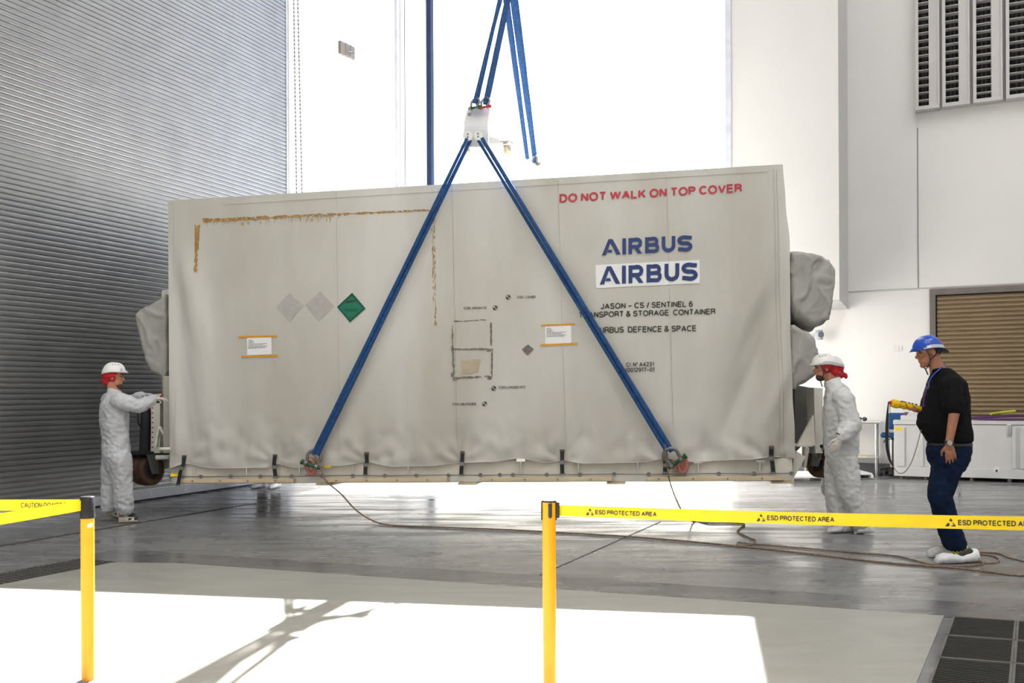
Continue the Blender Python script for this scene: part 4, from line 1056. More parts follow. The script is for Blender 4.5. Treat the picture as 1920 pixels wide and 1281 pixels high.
def rings_of(R, Y, f, s, grow=0.0):
    return [(W(x, y, Y), s * (a + grow), f * (b + grow)) for x, y, a, b in R]

# skeletons are given joint by joint: (pixel x, pixel y, depth offset)
def person(name_loc, Y, label, J, rings, f, head, opts):
    f, s, u = frame(f)
    root = thing('person', name_loc, label, 'person')
    P = lambda k: W(J[k][0], J[k][1], Y + J[k][2])
    hf, hs, hu = frame(head['f'])
    H = W(head['p'][0], head['p'][1], Y + head['p'][2])
    # body: one continuous skin surface from head to feet
    mb = MB(); head_shape(mb, H, hf, hs, hu)
    neck = W(rings[-1][0], rings[-1][1], Y)
    mb.cap(H - hu * .05 - hf * .02, .056, neck - UP * .03, .062)
    mb.loft(rings_of(rings, Y, f, s, -.028), 20)
    for sd in 'NF':
        mb.cap(P('sh' + sd), .055, P('el' + sd), .042); mb.cap(P('el' + sd), .042, P('wr' + sd), .029)
        mb.cap(P('hip' + sd), .082, P('kn' + sd), .058); mb.cap(P('kn' + sd), .058, P('an' + sd), .042)
        heel, toe = opts['feet'][sd]; shoe_shape(mb, heel + UP * .012, heel + (toe - heel) * .96 + UP * .012, .036, .075)
        mb.cap(P('an' + sd), .042, heel + (toe - heel) * .18 + UP * .05, .035)
        if not opts.get('gloves'):
            hd = opts['hands'][sd]; hand_shape(mb, P('wr' + sd), *hd['dirs'], **hd.get('k', {}))
    me = remesh(mb, opts.get('vox', .0065), 2, .5)
    body = put('body', me, [opts['skin']], root)
    if opts.get('gloves'):
        for sd in 'NF':
            mb = MB(); hd = opts['hands'][sd]; hand_shape(mb, P('wr' + sd), *hd['dirs'], **hd.get('k', {}))
            d = hd['dirs'][0].normalized(); mb.cap(P('wr' + sd) - d * .05, .036, P('wr' + sd), .032)
            put('glove', remesh(mb, .005, 1), opts['gloves'], root)
    # eyes, brows
    for q in (1, -1):
        e = H + hf * .084 + hs * q * .032 + hu * .012
        build('eye', MB().ball(e, (.008, .011, .0045), (hf, hs, hu), 10), M_eye, root)
        build('eyebrow', MB().tube([e + hs * (-.017) + hu * .017 + hf * .006, e + hu * .021 + hf * .010, e + hs * .017 + hu * .017 + hf * .006], .0042, 6), M_hair, root)
    opts['shoes'](root, opts)
    return root, P, f, s, u, H, hf, hs, hu

def suit(root, P, rings, Y, f, s, m, seed, rad, collar=True):
    mb = MB(); mb.loft(rings_of(rings[:-1], Y, f, s) + rings_of(rings[-1:], Y, f, s, .006), 26)
    mb.ball(W(rings[0][0], rings[0][1], Y), (.155, .12, .09), (s, f, UP))
    for sd in 'NF':
        a, b, c = P('sh' + sd), P('el' + sd), P('wr' + sd)
        mb.cap(a, rad['sh'], b, rad['el']); mb.cap(b, rad['el'], b.lerp(c, .75), rad['fo']); mb.cap(b.lerp(c, .75), rad['fo'], b.lerp(c, .96), rad['wr'])
        h, k, an = P('hip' + sd), P('kn' + sd), P('an' + sd)
        mb.cap(h, rad['hip'], k, rad['kn']); mb.cap(k, rad['kn'], k.lerp(an, .85), rad['an']); mb.cap(k.lerp(an, .85), rad['an'], an, rad['cf'])
    me = remesh(mb, .010, 5)
    wrinkle(me, .024, cloth_noise(seed))
    o = put('coverall', me, m, root)
    if collar:
        n_ = W(rings[-1][0], rings[-1][1], Y); n0 = W(rings[-2][0], rings[-2][1], Y)
        cb = MB(); vs = []
        for zz, g in ((-.035, 1.18), (.028, 1.0), (.030, .92), (-.03, 1.05)):
            for j in range(24):
                th = 2 * math.pi * j / 24; vs.append(n_ + s * (rings[-1][2] * g * math.cos(th)) + f * (rings[-1][3] * g * math.sin(th)) + UP * (zz - .018 * math.sin(th)))
        cb.add(vs, [(k * 24 + j, k * 24 + (j + 1) % 24, (k + 1) * 24 + (j + 1) % 24, (k + 1) * 24 + j) for k in range(3) for j in range(24)], True)
        build('collar', cb, m, root)
    return o
def scarf(root, H, f, s, u, tail=None):
    mb = MB(); mb.ball(H - f * .020 + u * .020, (.104, .094, .090), (f, s, u), 22); mb.ball(H - f * .075 - u * .050, (.050, .060, .050), (f, s, u), 16)
    if tail: mb.ball(H - f * .135 - u * .075, (.022, .018, .036), (f, s, u), 10)
    me = remesh(mb, .007, 3); wrinkle(me, .006, lambda c: noise.noise((c.x * 30, c.y * 30, c.z * 40)))
    # keep the face free
    bm = bmesh.new(); bm.from_mesh(me); L0 = rootloc(root)
    dele = [v for v in bm.verts if (v.co - H).dot(f) > .030 and (v.co - H).dot(u) < .034 or (v.co - H).dot(f) > .045]
    bmesh.ops.delete(bm, geom=dele, context='VERTS'); bm.to_mesh(me); bm.free()
    put('head_scarf', me, M_scarf, root)
def shoes_trainer(root, o):
    for sd in 'NF':
        heel, toe = o['feet'][sd]; mb = MB(); shoe_shape(mb, heel, toe, .050, .105); sh = put('shoe', remesh(mb, .006, 2), M_shoe, root)
        d = (toe - heel).normalized(); s_ = d.cross(UP).normalized(); L = (toe - heel).length
        q = MB().ball(heel + d * .11 + UP * .088, (.07, .036, .022), (d, s_, UP), 14); build('lining', q, M_rubber, sh)
        for k in range(2):
            for sg in (1, -1):
                a = heel + d * (.12 + .06 * k) + s_ * sg * .047 + UP * .045; build('patch', MB().ball(a, (.022, .006, .014), (d, s_, UP), 8), M_rubber, sh)
def shoes_cover(root, o):
    for sd in 'NF':
        heel, toe = o['feet'][sd]; mb = MB(); d = (toe - heel).normalized(); shoe_shape(mb, heel - d * .012, toe + d * .012, .056, .112)
        me = remesh(mb, .007, 2); wrinkle(me, .006, lambda c: noise.noise((c.x * 30, c.y * 30, c.z * 22))); put('shoe_cover', me, M_cover, root)
def gz(px, py, z=0.0): return G(px, py, z)
def ground_at(px, Y): r = ray(px, HY); return V3((CX * 0 + (px - CX) / F * Y, Y, 0))

# worker at the left end
Y1 = 9.98; f1_ = V3((.866, .5, 0))
J1 = dict(shN=(224, 752, -.17), elN=(261, 762, -.10), wrN=(289, 748, .14), shF=(205, 750, .17), elF=(240, 757, .32), wrF=(266, 741, .33),
          hipN=(226, 862, -.09), knN=(230, 915, -.07), anN=(233, 953, -.06), hipF=(211, 862, .09), knF=(208, 915, .07), anF=(205, 947, .06))
R1 = [(219, 876, .17, .115), (218, 852, .20, .145), (216, 822, .19, .14), (214, 780, .215, .15), (213, 757, .205, .135), (214, 744, .135, .095), (215, 735, .072, .072)]
ft1 = {'N': (ground_at(221, 9.93), ground_at(256, 10.00)), 'F': (ground_at(197, 10.06) + UP * .07, ground_at(219, 10.26))}
o1 = dict(feet=ft1, gloves=M_glove2, skin=M_skin, shoes=shoes_trainer,
          hands={'N': dict(dirs=(V3((1, .15, .05)), V3((0, .2, -1)), V3((0, 1, .2))), k=dict(curl=.55)), 'F': dict(dirs=(V3((1, .0, .1)), V3((0, .2, -1)), V3((0, -1, .2))), k=dict(curl=.55))})
r1, P, f, s, u, H, hf, hs, hu = person(ground_at(215, Y1), Y1, 'worker in white coverall reaching to the jack at the left end of the container', J1, R1, f1_, dict(p=(213, 707.5, 0), f=V3((.95, .30, -.06))), o1)
suit(r1, P, R1, Y1, f, s, M_suit, 11, dict(sh=.085, el=.073, fo=.064, wr=.046, hip=.122, kn=.100, an=.094, cf=.090))
scarf(r1, H, hf, hs, hu); h1 = helmet(r1, H + hu * .012, hf, hs, hu, M_helw, None)
build('emblem', MB().ball(H + hf * .085 + hs * .085 + hu * .09, (.012, .004, .016), (hf, hs, hu), 8), M_band, h1)
build('beard', MB().ball(H + hf * .052 - hu * .088, (.045, .050, .036), (hf, hs, hu), 14), mat('stubble', srgb(86, 58, 46), .7), r1)

# worker at the right end
Y2 = 9.07; f2_ = V3((-.94, .34, 0))
J2 = dict(shN=(1579, 745, -.18), elN=(1597, 797, -.24), wrN=(1575, 822, -.34), shF=(1566, 742, .18), elF=(1566, 800, .22), wrF=(1560, 840, .20),
          hipN=(1584, 868, -.09), knN=(1593, 925, -.10), anN=(1615, 980, -.08), hipF=(1571, 868, .09), knF=(1569, 925, .08), anF=(1577, 984, .06))
R2 = [(1580, 880, .17, .12), (1579, 852, .20, .16), (1577, 818, .195, .168), (1575, 775, .21, .168), (1574, 746, .20, .145), (1568, 727, .13, .10), (1561, 716, .072, .074)]
ft2 = {'N': (ground_at(1635, 8.93) + UP * .01, ground_at(1606, 8.97)), 'F': (ground_at(1597, 9.08), ground_at(1553, 9.02))}
o2 = dict(feet=ft2, gloves=M_glove, skin=M_skin, shoes=shoes_cover,
          hands={'N': dict(dirs=(V3((-.45, -.1, -1)), V3((-.2, 1, .1)), V3((-1, 0, .3))), k=dict(curl=.45)), 'F': dict(dirs=(V3((-.3, 0, -1)), V3((0, -1, 0)), V3((-1, 0, .2))), k=dict(curl=.4))})
r2, P, f, s, u, H, hf, hs, hu = person(ground_at(1580, Y2), Y2, 'worker in white coverall and white helmet leaning towards the right end of the container', J2, R2, f2_, dict(p=(1546.5, 690.5, 0), f=V3((-.96, .18, -.10))), o2)
suit(r2, P, R2, Y2, f, s, M_suit2, 31, dict(sh=.094, el=.092, fo=.078, wr=.046, hip=.128, kn=.112, an=.108, cf=.100))
scarf(r2, H, hf, hs, hu, True); h2 = helmet(r2, H - hu * .006, hf, hs, hu, M_helw, M_band)
tri_strap(r2, H, hf, hs, hu, M_rubber)
mb = MB(); mb.ball(H + hf * .050 - hu * .085, (.050, .056, .045), (hf, hs, hu), 16); mb.ball(H + hf * .078 - hu * .050, (.016, .030, .008), (hf, hs, hu), 10)
build('beard', mb, mat('brown_beard', srgb(74, 50, 38), .85, var=.3, scale=60), r2)
build('wrist_band', MB().tube([P('wrN') + V3((.034 * math.cos(t), .03 * math.sin(t), .03 - .02 * math.cos(t))) for t in [k * math.pi / 8 for k in range(17)]], .006, 6, caps=False), M_rubber, r2)

# man in the black shirt
Y3 = 7.57; f3_ = V3((-.98, .18, 0))
J3 = dict(shN=(1783, 722, -.22), elN=(1789, 775, -.28), wrN=(1779, 833, -.28), shF=(1766, 722, .2), elF=(1760, 778, .26), wrF=(1722, 768, .03),
          hipN=(1781, 866, -.09), knN=(1762, 930, -.12), anN=(1793, 1020, -.10), hipF=(1777, 866, .09), knF=(1760, 925, .10), anF=(1783, 1016, .10))
R3 = [(1780, 880, .16, .12), (1779, 850, .19, .165), (1779, 828, .19, .165), (1770, 792, .205, .20), (1774, 748, .22, .17), (1775, 718, .21, .135), (1769, 700, .14, .09), (1759, 688, .068, .07)]
ft3 = {'N': (ground_at(1828, 7.46), ground_at(1755, 7.40)), 'F': (ground_at(1806, 7.74), ground_at(1742, 7.68))}
o3 = dict(feet=ft3, skin=M_skin2, shoes=lambda r, o: None, vox=.0055,
          hands={'N': dict(dirs=(V3((.16, 0, -1)), V3((.3, 1, 0)), V3((-1, -.2, 0))), k=dict(curl=.32, tc=.3)), 'F': dict(dirs=(V3((-1, -.12, .16)), V3((0, -.35, 1)), V3((.1, -1, -.4))), k=dict(curl=.42, tc=.75))})
r3, P, f, s, u, H, hf, hs, hu = person(ground_at(1780, Y3), Y3, 'man in black T-shirt, dark jeans and blue helmet looking down at a yellow remote control', J3, R3, f3_, dict(p=(1741, 661, 0), f=V3((-.95, .06, -.20))), o3)
mb = MB(); RS = [(1780, 828, .205, .178), (1777, 815, .215, .19), (1769, 795, .22, .213), (1773, 750, .235, .182), (1775, 718, .222, .145), (1770, 700, .15, .098), (1763, 691, .085, .082)]
mb.loft(rings_of(RS, Y3, f, s), 28)
for sd in 'NF': mb.cap(P('sh' + sd), .088, P('sh' + sd).lerp(P('el' + sd), .72), .082)
me = remesh(mb, .009, 4); wrinkle(me, .012, cloth_noise(51)); put('t_shirt', me, M_shirt, r3)
mb = MB(); mb.loft(rings_of([(1780, 884, .15, .11), (1779, 866, .195, .155), (1779, 848, .205, .172), (1780, 828, .195, .168)], Y3, f, s), 26)
for sd in 'NF': mb.cap(P('hip' + sd), .120, P('kn' + sd), .092); mb.cap(P('kn' + sd), .092, P('an' + sd), .076)
me = remesh(mb, .009, 4); wrinkle(me, .013, cloth_noise(71)); put('jeans', me, M_jean, r3)
for sd in 'NF':
    heel, toe = ft3[sd]; d = (toe - heel).normalized(); sd_ = d.cross(UP).normalized()
    mb = MB(); shoe_shape(mb, heel + UP * .008, toe - d * .012, .047, .118); sh = put('shoe', remesh(mb, .006, 2), M_rubber, r3)
    for k in range(7): build('lace', MB().tube([heel + d * (.10 + .02 * k) + sd_ * .034 + UP * (.118 - .007 * k), heel + d * (.108 + .02 * k) + UP * (.135 - .008 * k), heel + d * (.10 + .02 * k) - sd_ * .034 + UP * (.118 - .007 * k)], .0045, 6), M_lime, sh)
    mb = MB(); rings = []
    for t, ww, hh in ((-.05, .5, .8), (-.01, .95, 1.25), (.08, 1.12, 1.2), (.22, 1.12, .95), (.4, 1.15, .82), (.6, 1.22, .90), (.8, 1.2, .92), (.95, .98, .80), (1.04, .6, .45)):
        c = heel + d * ((toe - heel).length * t) + UP * (.095 * hh / 2); rings.append((c, sd_ * (.054 * ww), UP * (.095 * hh / 2)))
    mb.loft(rings, 18); me = remesh(mb, .007, 2); wrinkle(me, .006, lambda c: noise.noise((c.x * 30, c.y * 30, c.z * 18))); put('shoe_cover', me, M_cover, r3)
h3 = helmet(r3, H - hu * .010, hf, hs, hu, M_helb, M_band, False)
build('sticker', MB().box(H + hf * .028 + hs * (-.1085 if hs.y > 0 else .1085) + hu * .052, (.036, .004, .02), (hf, hs, hu)), M_paper, h3)
tri_strap(r3, H, hf, hs, hu, M_rubber)
mb = MB(); mb.ball(H - f.cross(UP) * 0 - hf * .040 + hu * .022, (.086, .083, .066), (hf, hs, hu), 18); build('cap', mb, M_rubber, r3)
nf = MB(); nf.add([H - hf * .085 + hs * q * .07 + hu * z for q, z in ((1, .03), (-1, .03))] + [H - hf * .150 + hs * q * .055 - hu * .028 for q in (-1, 1)], [(0, 1, 2, 3)])
nf.poly([H - hf * .06 + hs * .075 + hu * .02, H - hf * .06 - hs * .075 + hu * .02, H - hf * .145 - hs * .05 - hu * .035, H - hf * .145 + hs * .05 - hu * .035], hu * .012); build('neck_flap', nf, M_rubber, r3)
nk = W(1759, 690, Y3)
lp = [W(1771, 683, Y3 + .02), W(1762, 692, Y3 - .085), W(1750, 703, Y3 - .10), W(1743, 714, Y3 - .09), W(1738, 730, Y3 - .07)]
build('lanyard', MB().tube(spline(lp, 6), .011, 8, 0, .3, V3((0, -1, 0))), M_lan, r3)
build('spectacles', MB().tube([W(1739 + 3 * math.cos(t), 723 + 6 * math.sin(t), Y3 - .12) for t in [k * math.pi / 8 for k in range(17)]], .003, 6, caps=False), M_gsteel, r3)
build('badge_cord', MB().tube(spline([W(1738, 728, Y3 - .1), W(1733, 745, Y3 - .1), W(1731, 763, Y3 - .09)], 5), .009, 6, 0, .4), M_purple, r3)
wr = P('wrN'); dn = (P('wrN') - P('elN')).normalized()
X_, Y_ = dn.orthogonal().normalized(), dn.cross(dn.orthogonal()).normalized()
wt = build('wristwatch', MB().tube([wr - dn * .012 + X_ * (.036 * math.cos(t)) + Y_ * (.036 * math.sin(t)) for t in [k * math.pi / 10 for k in range(21)]], .011, 8, 0, .4, dn, caps=False), M_rubber, r3)
wc = wr - dn * .012 + V3((-.012, -.036, 0)); build('watch_case', MB().cyl(wc + V3((0, .006, 0)), wc - V3((.002, .008, 0)), .020, n=20), M_steel, wt)
build('belt', MB().tube([W(1780, 833, Y3) + s * (.196 * math.cos(t)) + f * (.170 * math.sin(t)) for t in [k * math.pi / 16 for k in range(33)]], .016, 8, 0, .4, UP, caps=False), M_rubber, r3)
# the yellow remote in his far hand
rm = thing('remote_control', W(1700, 765, 7.56), 'yellow crane remote control held in the hand of the black-shirted man', 'remote control')
ra, rb_ = W(1672, 756, 7.55), W(1729, 768, 7.60); rd = (rb_ - ra).normalized(); ru = V3((0, -1, 0)).cross(rd).normalized(); rn = rd.cross(ru)
if ru.z < 0: ru = -ru
rl = (rb_ - ra).length; rg = []
for t, hgt, wd in ((-.02, .7, .7), (0, .95, .9), (.12, 1.08, 1), (.2, 1.0, 1), (.24, .82, .92), (.6, .78, .9), (.9, .74, .88), (1.0, .6, .7)):
    rg.append((ra + rd * (rl * t), ru * (.036 * hgt), rn * (.036 * wd)))
build('case', MB().loft(rg, 8), M_remote, rm, .004)
for k in range(5): build('button', MB().cyl(ra + rd * (rl * (.3 + .12 * k)) + ru * .026, ra + rd * (rl * (.3 + .12 * k)) + ru * .036, .009, n=12), M_rubber, rm)
for k in range(3): build('seam_ring', MB().tube([ra + rd * (rl * (.21 + .2 * k)) + ru * (.032 * math.cos(t)) + rn * (.034 * math.sin(t)) for t in [q * math.pi / 8 for q in range(17)]], .002, 5, caps=False), mat('amber_line', srgb(170, 120, 10), .6), rm)
build('end_button', MB().cyl(ra - rd * .012, ra - rd * .02, .014, n=12), M_red, rm)
st_ = spline([W(1666, 753, 7.54), W(1663, 790, 7.54), W(1663, 830, 7.54), W(1667, 858, 7.55), W(1674, 874, 7.55)], 6)
build('strap', MB().tube(st_, [.004 + .010 * math.sin(math.pi * min(1, i / (len(st_) - 1))) for i in range(len(st_))], 8, 0, .3, V3((1, 0, 0))), M_black, rm)
build('cord', MB().tube(spline([W(1669, 757, 7.56), W(1668, 785, 7.56), W(1665, 820, 7.56)], 5), .003, 6), M_gsteel, rm)
build('cord', MB().tube(spline([W(1674, 874, 7.55), W(1685, 887, 7.5), W(1698, 884, 7.46), W(1711, 862, 7.44), W(1721, 830, 7.42), W(1727, 806, 7.42)], 6), .0035, 6), M_gsteel, rm)

# second worker, mostly hidden behind the one at the right end
Y4 = 10.35
def far_person(Y, dx, label, head, gl, trousers, cov, seed):
    sc = Y2 / Y
    def tr(x, y): return (1578 + dx + (x - 1578) * sc, 731 + (y - 731) * sc)
    J = {k: (*tr(x, y), d) for k, (x, y, d) in J2.items()}
    R = [(*tr(x, y), a, b) for x, y, a, b in R2]
    return J, R, tr
J4, R4, tr4 = far_person(Y4, -2, '', None, None, None, None, 3)
J4['wrF'] = (1552, 800, .15); J4['elF'] = (1566, 800, .25); J4['anF'] = (1556, 918, .06); J4['knF'] = (1562, 885, .08); J4['anN'] = (1568, 922, -.06)
ft4 = {'N': (ground_at(1582, 10.25), ground_at(1548, 10.2)), 'F': (ground_at(1585, 10.5), ground_at(1551, 10.45))}
o4 = dict(feet=ft4, gloves=M_glove, skin=M_skin, shoes=shoes_cover, vox=.008, hands=dict(N=o2['hands']['N'], F=o2['hands']['F']))
r4, P, f, s, u, H, hf, hs, hu = person(ground_at(1576, Y4), Y4, 'worker in white coverall half hidden behind the leaning worker at the right end', J4, R4, f2_, dict(p=(1562, 695, 0), f=V3((-.96, .18, -.08))), o4)
suit(r4, P, R4, Y4, f, s, M_suit, 91, dict(sh=.088, el=.08, fo=.07, wr=.046, hip=.122, kn=.105, an=.10, cf=.095))
scarf(r4, H, hf, hs, hu, True); helmet(r4, H + hu * .012, hf, hs, hu, M_helw, M_band)

# person behind the container by the shutter: only shoes show, the legs mirror in the floor
def hidden_person(Y, px, trousers, shoe_m, label, fdir, seed, gap=.15, top=M_suit):
    base = ground_at(px, Y); f, s, u = frame(fdir)
    k = F / Y
    pj = lambda sx, sf, z: (lambda p: (CX + F * p.x / p.y + 0, 0, 0) and p)(base + s * sx + f * sf + UP * z)
    root = thing('person', base, label, 'person')
    mb = MB(); H = base + UP * 1.66; head_shape(mb, H, f, s, u); mb.cap(H - UP * .05, .056, base + UP * 1.46, .06)
    rg = [(base + UP * z, s * a, f * b) for z, a, b in ((.86, .15, .10), (.98, .17, .12), (1.12, .155, .115), (1.30, .185, .13), (1.40, .17, .10), (1.46, .08, .07))]
    mb.loft(rg, 20); feet = {}
    cl = MB(); tp = MB(); tp.loft([(c, a * 1.15, b * 1.2) for c, a, b in rg], 22)
    for q in (1, -1):
        hp, kn, an = pj(q * gap * .65, 0, .88), pj(q * gap * .75, .02, .48), pj(q * gap * .8, -.01, .09)
        mb.cap(hp, .08, kn, .058); mb.cap(kn, .058, an, .042); cl.cap(hp, .098, kn, .085); cl.cap(kn, .085, an + UP * .03, .08)
        heel = pj(q * gap * .8, -.08, 0); toe = pj(q * gap * 1.0, .20, 0); feet[q] = (heel, toe); shoe_shape(mb, heel + UP * .012, toe + UP * .012, .036, .075)
        sh, el, wr_ = pj(q * .2, 0, 1.40), pj(q * .26, -.02, 1.12), pj(q * .24, .16, .95)
        mb.cap(sh, .052, el, .042); mb.cap(el, .042, wr_, .029); hand_shape(mb, wr_, V3((0, 0, -1)) + f * .6, s * -q, f, .35); tp.cap(sh, .075, el, .065); tp.cap(el, .065, wr_, .048)
    cl.loft([(base + UP * z, s * a, f * b) for z, a, b in ((.82, .14, .10), (.92, .185, .135), (1.02, .18, .13))], 20)
    put('body', remesh(mb, .008, 2), M_skin, root)
    me = remesh(cl, .011, 3); wrinkle(me, .010, cloth_noise(seed)); put('trousers', me, trousers, root)
    me = remesh(tp, .012, 3); wrinkle(me, .010, cloth_noise(seed + 5)); put('jacket', me, top, root)
    shoes_cover(root, dict(feet={'N': feet[1], 'F': feet[-1]}))
    helmet(root, H + u * .012, f, s, u, M_helw, M_band, False)
    return root
hidden_person(13.55, 503, M_grey, M_cover, 'person behind the container, only shoes and mirrored dark legs showing below it', V3((-.35, -.94, 0)), 5)

# ------------------------------------------------------------------ things along the rear wall
rr = lambda a, b, z=0: RP(a, b, z)
def A_of(px, b): p = HIT(px, 800, C0 - E1 * b, E1); return ab(p)[0]
# steel table
tb = .62; ta0, ta1 = A_of(1503, tb), A_of(1646, tb); tz = .98
zt = HIT(1640, 791, C0 - E1 * tb, E1).z; tz = zt
tbl = thing('work_table', rr((ta0 + ta1) / 2, .35), 'steel work table with a lower shelf by the rear wall, left of the white crates', 'table')
def rbx(a0, a1, b0, b1, z0, z1): return MB().poly([rr(a0, b0, z0), rr(a1, b0, z0), rr(a1, b1, z0), rr(a0, b1, z0)], (0, 0, z1 - z0))
build('table_top', rbx(ta0, ta1 + .04, .06, tb + .04, tz - .035, tz), M_steel, tbl, .006)
build('shelf', rbx(ta0 + .03, ta1 - .0, .10, tb, .30, .325), M_steel, tbl, .004)
for a in (ta0 + .06, ta1 - .03):
    for b in (.12, tb - .02):
        lg = build('leg', MB().cyl(rr(a, b, .0), rr(a, b, tz - .03), .019, n=16), M_steel, tbl)
gg = thing('goggles', HIT(1618, 790, C0 - E1 * (tb - .1), E1), 'pair of dark tinted goggles lying on the steel table top', 'goggles')
gc = rr(A_of(1616, tb - .1), tb - .1, tz + .04)
for k, dx in enumerate((-.04, .045)): build('lens', MB().ball(gc + E2 * dx, (.04, .03, .036), (E2, E1, UP), 14), M_glass, gg)
build('frame', MB().tube([gc + E2 * -.12 - E1 * -.05, gc + E2 * -.085, gc + E2 * .0 + UP * .012, gc + E2 * .085], .008, 8), M_rubber, gg)
sp = build('paper_sheet', rbx(A_of(1600, .4), A_of(1626, .4), .25, .5, .326, .33), mat('manila_paper', srgb(222, 196, 130), .7)); tag(sp, 'manila paper lying on the lower shelf of the steel table', 'paper')
# blue office chair
ca = A_of(1672, .22); ch = thing('office_chair', rr(ca, .23), 'blue upholstered office chair between the steel table and the white crates', 'chair')
build('seat', rbx(ca - .17, ca + .20, .05, .44, .64, .72), M_chair, ch, .03)
build('backrest', rbx(ca - .05, ca + .24, .34, .40, .78, 1.06), M_chair, ch, .03)
build('back_bar', MB().tube(spline([rr(ca, .24, .62), rr(ca + .06, .40, .64), rr(ca + .09, .38, .9)], 5), .018, 8), M_rubber, ch)
build('gas_column', MB().cyl(rr(ca, .23, .12), rr(ca, .23, .66), .028), M_steel, ch)
build('lever', MB().tube([rr(ca, .23, .62), rr(ca - .1, .40, .60), rr(ca - .12, .42, .56)], .008, 6), M_rubber, ch)
for k in range(5):
    a = 2 * math.pi * k / 5 + .4; e = rr(ca + .17 * math.cos(a), .24 + .17 * math.sin(a), .10)
    lg = build('base_leg', MB().bar(rr(ca, .23, .13), e, .045, .03), M_rubber, ch)
    build('caster', MB().cyl(e - UP * .05 - E2 * .025, e - UP * .05 + E2 * .025, .05, n=14), M_rubber, lg)
# white crates
def crate(px0, px1, bf, depth, zb, ztop, label, lid, panels, latch=True):
    a0, a1 = A_of(px0, bf), A_of(px1, bf); t = thing('storage_crate', rr((a0 + a1) / 2, bf - depth / 2), label, 'crate')
    build('body', rbx(a0, a1, bf - depth, bf, zb, ztop), M_crate, t, .008)
    build('lid', rbx(a0 - .01, a1 + .01, bf - depth - .01, bf + .012, ztop + .006, ztop + lid), M_crate, t, .008)
    w = a1 - a0
    for (u0, u1) in panels: build('batten', rbx(a0 + w * u0, a0 + w * u1, bf, bf + .03, zb + .16, ztop - .04), M_crate, t, .004)
    build('kick_rail', rbx(a0, a1, bf, bf + .02, zb, zb + .14), M_crate, t, .004)
    for u in (.12, .5, .88):
        c = rr(a0 + w * u, bf - .12, .0); build('foot', MB().cyl(c, c + UP * (zb + .01), .035, n=14), M_gsteel, t)
    return t, a0, a1
bf1 = .84
zt1 = HIT(1690, 797, C0 - E1 * bf1, E1).z; 
c1, a10, a11 = crate(1676, 1797, bf1, .36, .05, zt1, 'white flight crate with yellow corner label between the blue chair and the black-shirted man', .075, ((.06, .17), (.42, .46)))
build('label', rbx(a10 + .012, a10 + .125, bf1 + .031, bf1 + .034, zt1 - .085, zt1 - .042), M_yst, c1)
bx_ = thing('instrument_box', rr(A_of(1712, .66), .66, zt1 + .075), 'small white lidded box on top of the labelled white crate', 'box')
q0, q1 = A_of(1689, .66), A_of(1740, .66)
build('body', rbx(q0, q1, .52, .80, zt1 + .076, zt1 + .15), M_crate, bx_, .008)
kn_ = rr(q0 + .08, .68, zt1 + .15); build('knob', MB().tube([kn_, kn_ + UP * .02, kn_ + UP * .03, kn_ + UP * .055], [.014, .014, .036, .03], 14), mat('brown_knob', srgb(120, 84, 78), .5), bx_)
bf2 = .84
zt2 = HIT(1850, 797, C0 - E1 * bf2, E1).z
c2, a20, a21 = crate(1801, 1990, bf2, .62, .06, zt2, 'long white crate with a metal latch behind the black-shirted man, straps on its lid', .06, ((.52, .56), (.60, .64)))
la = A_of(1892, bf2); build('latch', rbx(la - .03, la + .03, bf2 + .002, bf2 + .03, zt2 - .16, zt2 + .01), M_steel, c2, .004)
la = A_of(1868, bf2); build('drain_plate', rbx(la - .04, la + .04, bf2 + .02, bf2 + .026, .15, .23), M_white, c2, .003)
build('drain_hole', MB().cyl(rr(la, bf2 + .025, .18), rr(la, bf2 + .032, .18), .018, n=12), M_rubber, c2)
def zl(px, py, b): p = HIT(px, py, C0 - E1 * b, E1); return p
zs = zt2 + .068
strp = lambda pts, r, m, lab: tag(build('strap', MB().tube(spline([rr(A_of(x, b), b, zs + .012 + z) for x, b, z in pts], 6), r, 8, 0, .40, E1), m), lab, 'strap')
strp([(1822, .66, .02), (1840, .6, .03), (1870, .55, .04), (1905, .3, .05), (1960, .2, .06)], .042, M_purple, 'purple strap lying slack along the rear of the long white crate lid')
strp([(1832, .77, .01), (1860, .78, .01), (1900, .78, .006), (1960, .77, .01)], .042, M_purple, 'purple strap lying along the front of the long white crate lid')
strp([(1858, .52, .085), (1880, .45, .11), (1903, .40, .13)], .05, M_lime, 'lime yellow strap heaped on the long white crate lid')
# low white ramp sections on the floor by the table
def ramp(px0, px1, py, h, d, label, grp):
    p0, p1 = G(px0, py), G(px1, py); dr = (p1 - p0).normalized(); bk = V3((-dr.y, dr.x, 0))
    t = thing('ramp_section', (p0 + p1) / 2, label, 'ramp', grp)
    build('deck', MB().poly([p0 + UP * (h - .03), p1 + UP * (h - .03), p1 + bk * d + UP * (h - .03), p0 + bk * d + UP * (h - .03)], (0, 0, .03)), M_white, t, .004)
    for q in (.02, .98): a = p0.lerp(p1, q); build('runner', MB().bar(a + UP * (h / 2 - .01), a + bk * d + UP * (h / 2 - .01), .04, h - .035), M_white, t)
    build('edge', MB().bar(p0 + UP * .012 - bk * .01, p1 + UP * .012 - bk * .01, .02, .02), M_gsteel, t)
ramp(1484, 1552, 905, .10, .9, 'low white ramp section on the floor behind the right end of the container', None)
ramp(1610, 1636, 899, .10, .7, 'short white ramp section on the floor under the steel table', None)
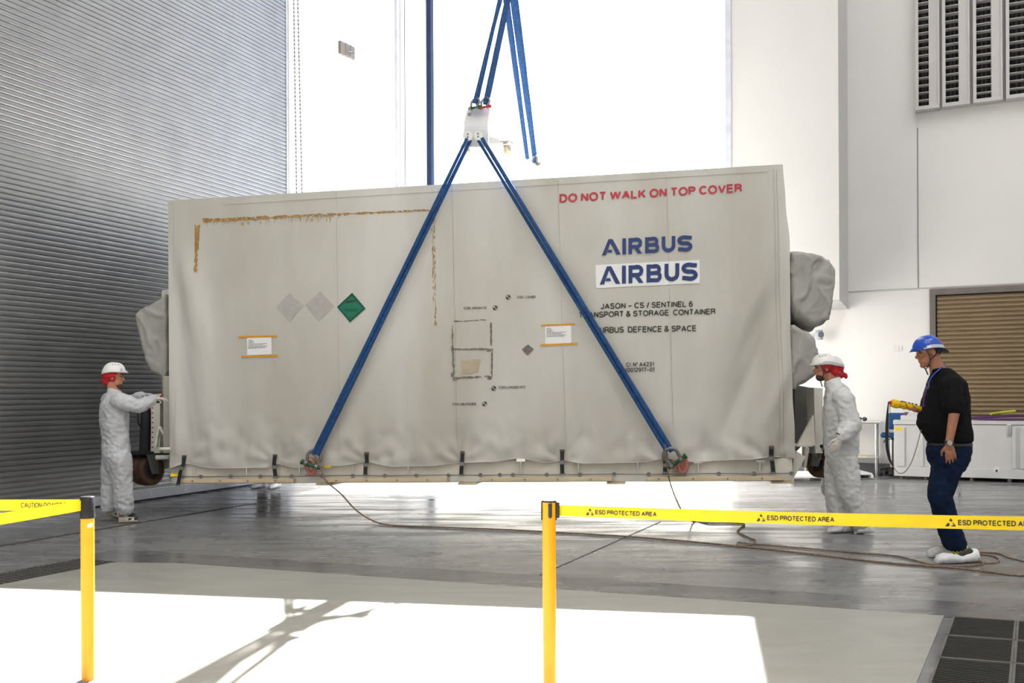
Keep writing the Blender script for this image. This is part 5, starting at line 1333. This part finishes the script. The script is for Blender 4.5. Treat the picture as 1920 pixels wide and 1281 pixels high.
# surveillance camera and wall plates
cb_ = .30; cc = HIT(1540, 628, C0 - E1 * cb_, E1)
sc_ = thing('surveillance_camera', cc, 'grey pan and tilt surveillance camera on the white rear wall above the leaning worker', 'camera')
build('housing', MB().tube([cc - E2 * .10, cc - E2 * .07, cc + E2 * .02, cc + E2 * .03], [.06, .085, .085, .05], 20), M_cctv, sc_)
build('bracket', MB().bar(cc + E2 * -.09, cc + E2 * -.22, .05, .05).bar(cc - E2 * .2, cc - E2 * .2 + E1 * (cb_ - .035), .05, .05), M_cctv, sc_, .004)
build('lens_ring', MB().tube([cc - E1 * .08, cc - E1 * .092], [.05, .04], 20), mat('smoked_dome', srgb(84, 92, 108), .15), sc_)
for i, px in enumerate((1677, 1683, 1689)):
    a = ab(WB(px, 653))[0]; z = WB(px, 653).z
    o = build('switch_plate', rbx(a - .024, a + .022, .001, .012, z - .05, z + .05), M_wall, None, .003); tag(o, '%s of three faint switch plates on the white wall left of the beige door' % ('leftmost', 'middle', 'rightmost')[i], 'switch', 'switch plates on the rear wall')
# left wall: conduit boxes, hand chain
for i, (x, y) in enumerate(((639, 91), (648, 95), (657, 99))):
    p = WL(x, y); b = ab(p)[1]; o = build('outlet_box', MB().poly([RP(.001, b - .07, p.z - .11), RP(.001, b + .07, p.z - .11), RP(.05, b + .07, p.z - .11), RP(.05, b - .07, p.z - .11)], (0, 0, .22)), M_frameg, None, .004)
    tag(o, 'small grey outlet box high on the white left wall, %s of three' % ('first', 'second', 'third')[i], 'outlet box', 'outlet boxes on the left wall')
cbp = [WL(649, 95, .08), WL(655, 96, .12), WL(662, 97, .1), WL(663, 101, .1), WL(657, 101, .08)]
tag(build('cable_loop', MB().tube(spline(cbp, 5), .012, 6), M_frameg), 'short grey cable loop hanging from the outlet boxes on the left wall', 'cable')
mb = MB(); pth = [WL(550, -60, .25), WL(558.5, 518, .25), WL(563, 530, .25), WL(570, 518, .25), WL(557, -60, .25)]
for a, b in zip(pth, pth[1:]):
    n = max(1, int((a - b).length / .065))
    for k in range(n):
        p = a.lerp(b, k / n); mb.ball(p, (.015, .015, .030), None, 6)
mb.tube(pth, .003, 5)
tag(build('hand_chain', mb, M_gsteel), 'long looped hand chain hanging beside the big roller shutter', 'chain')
p = WL(577, 357, .2);
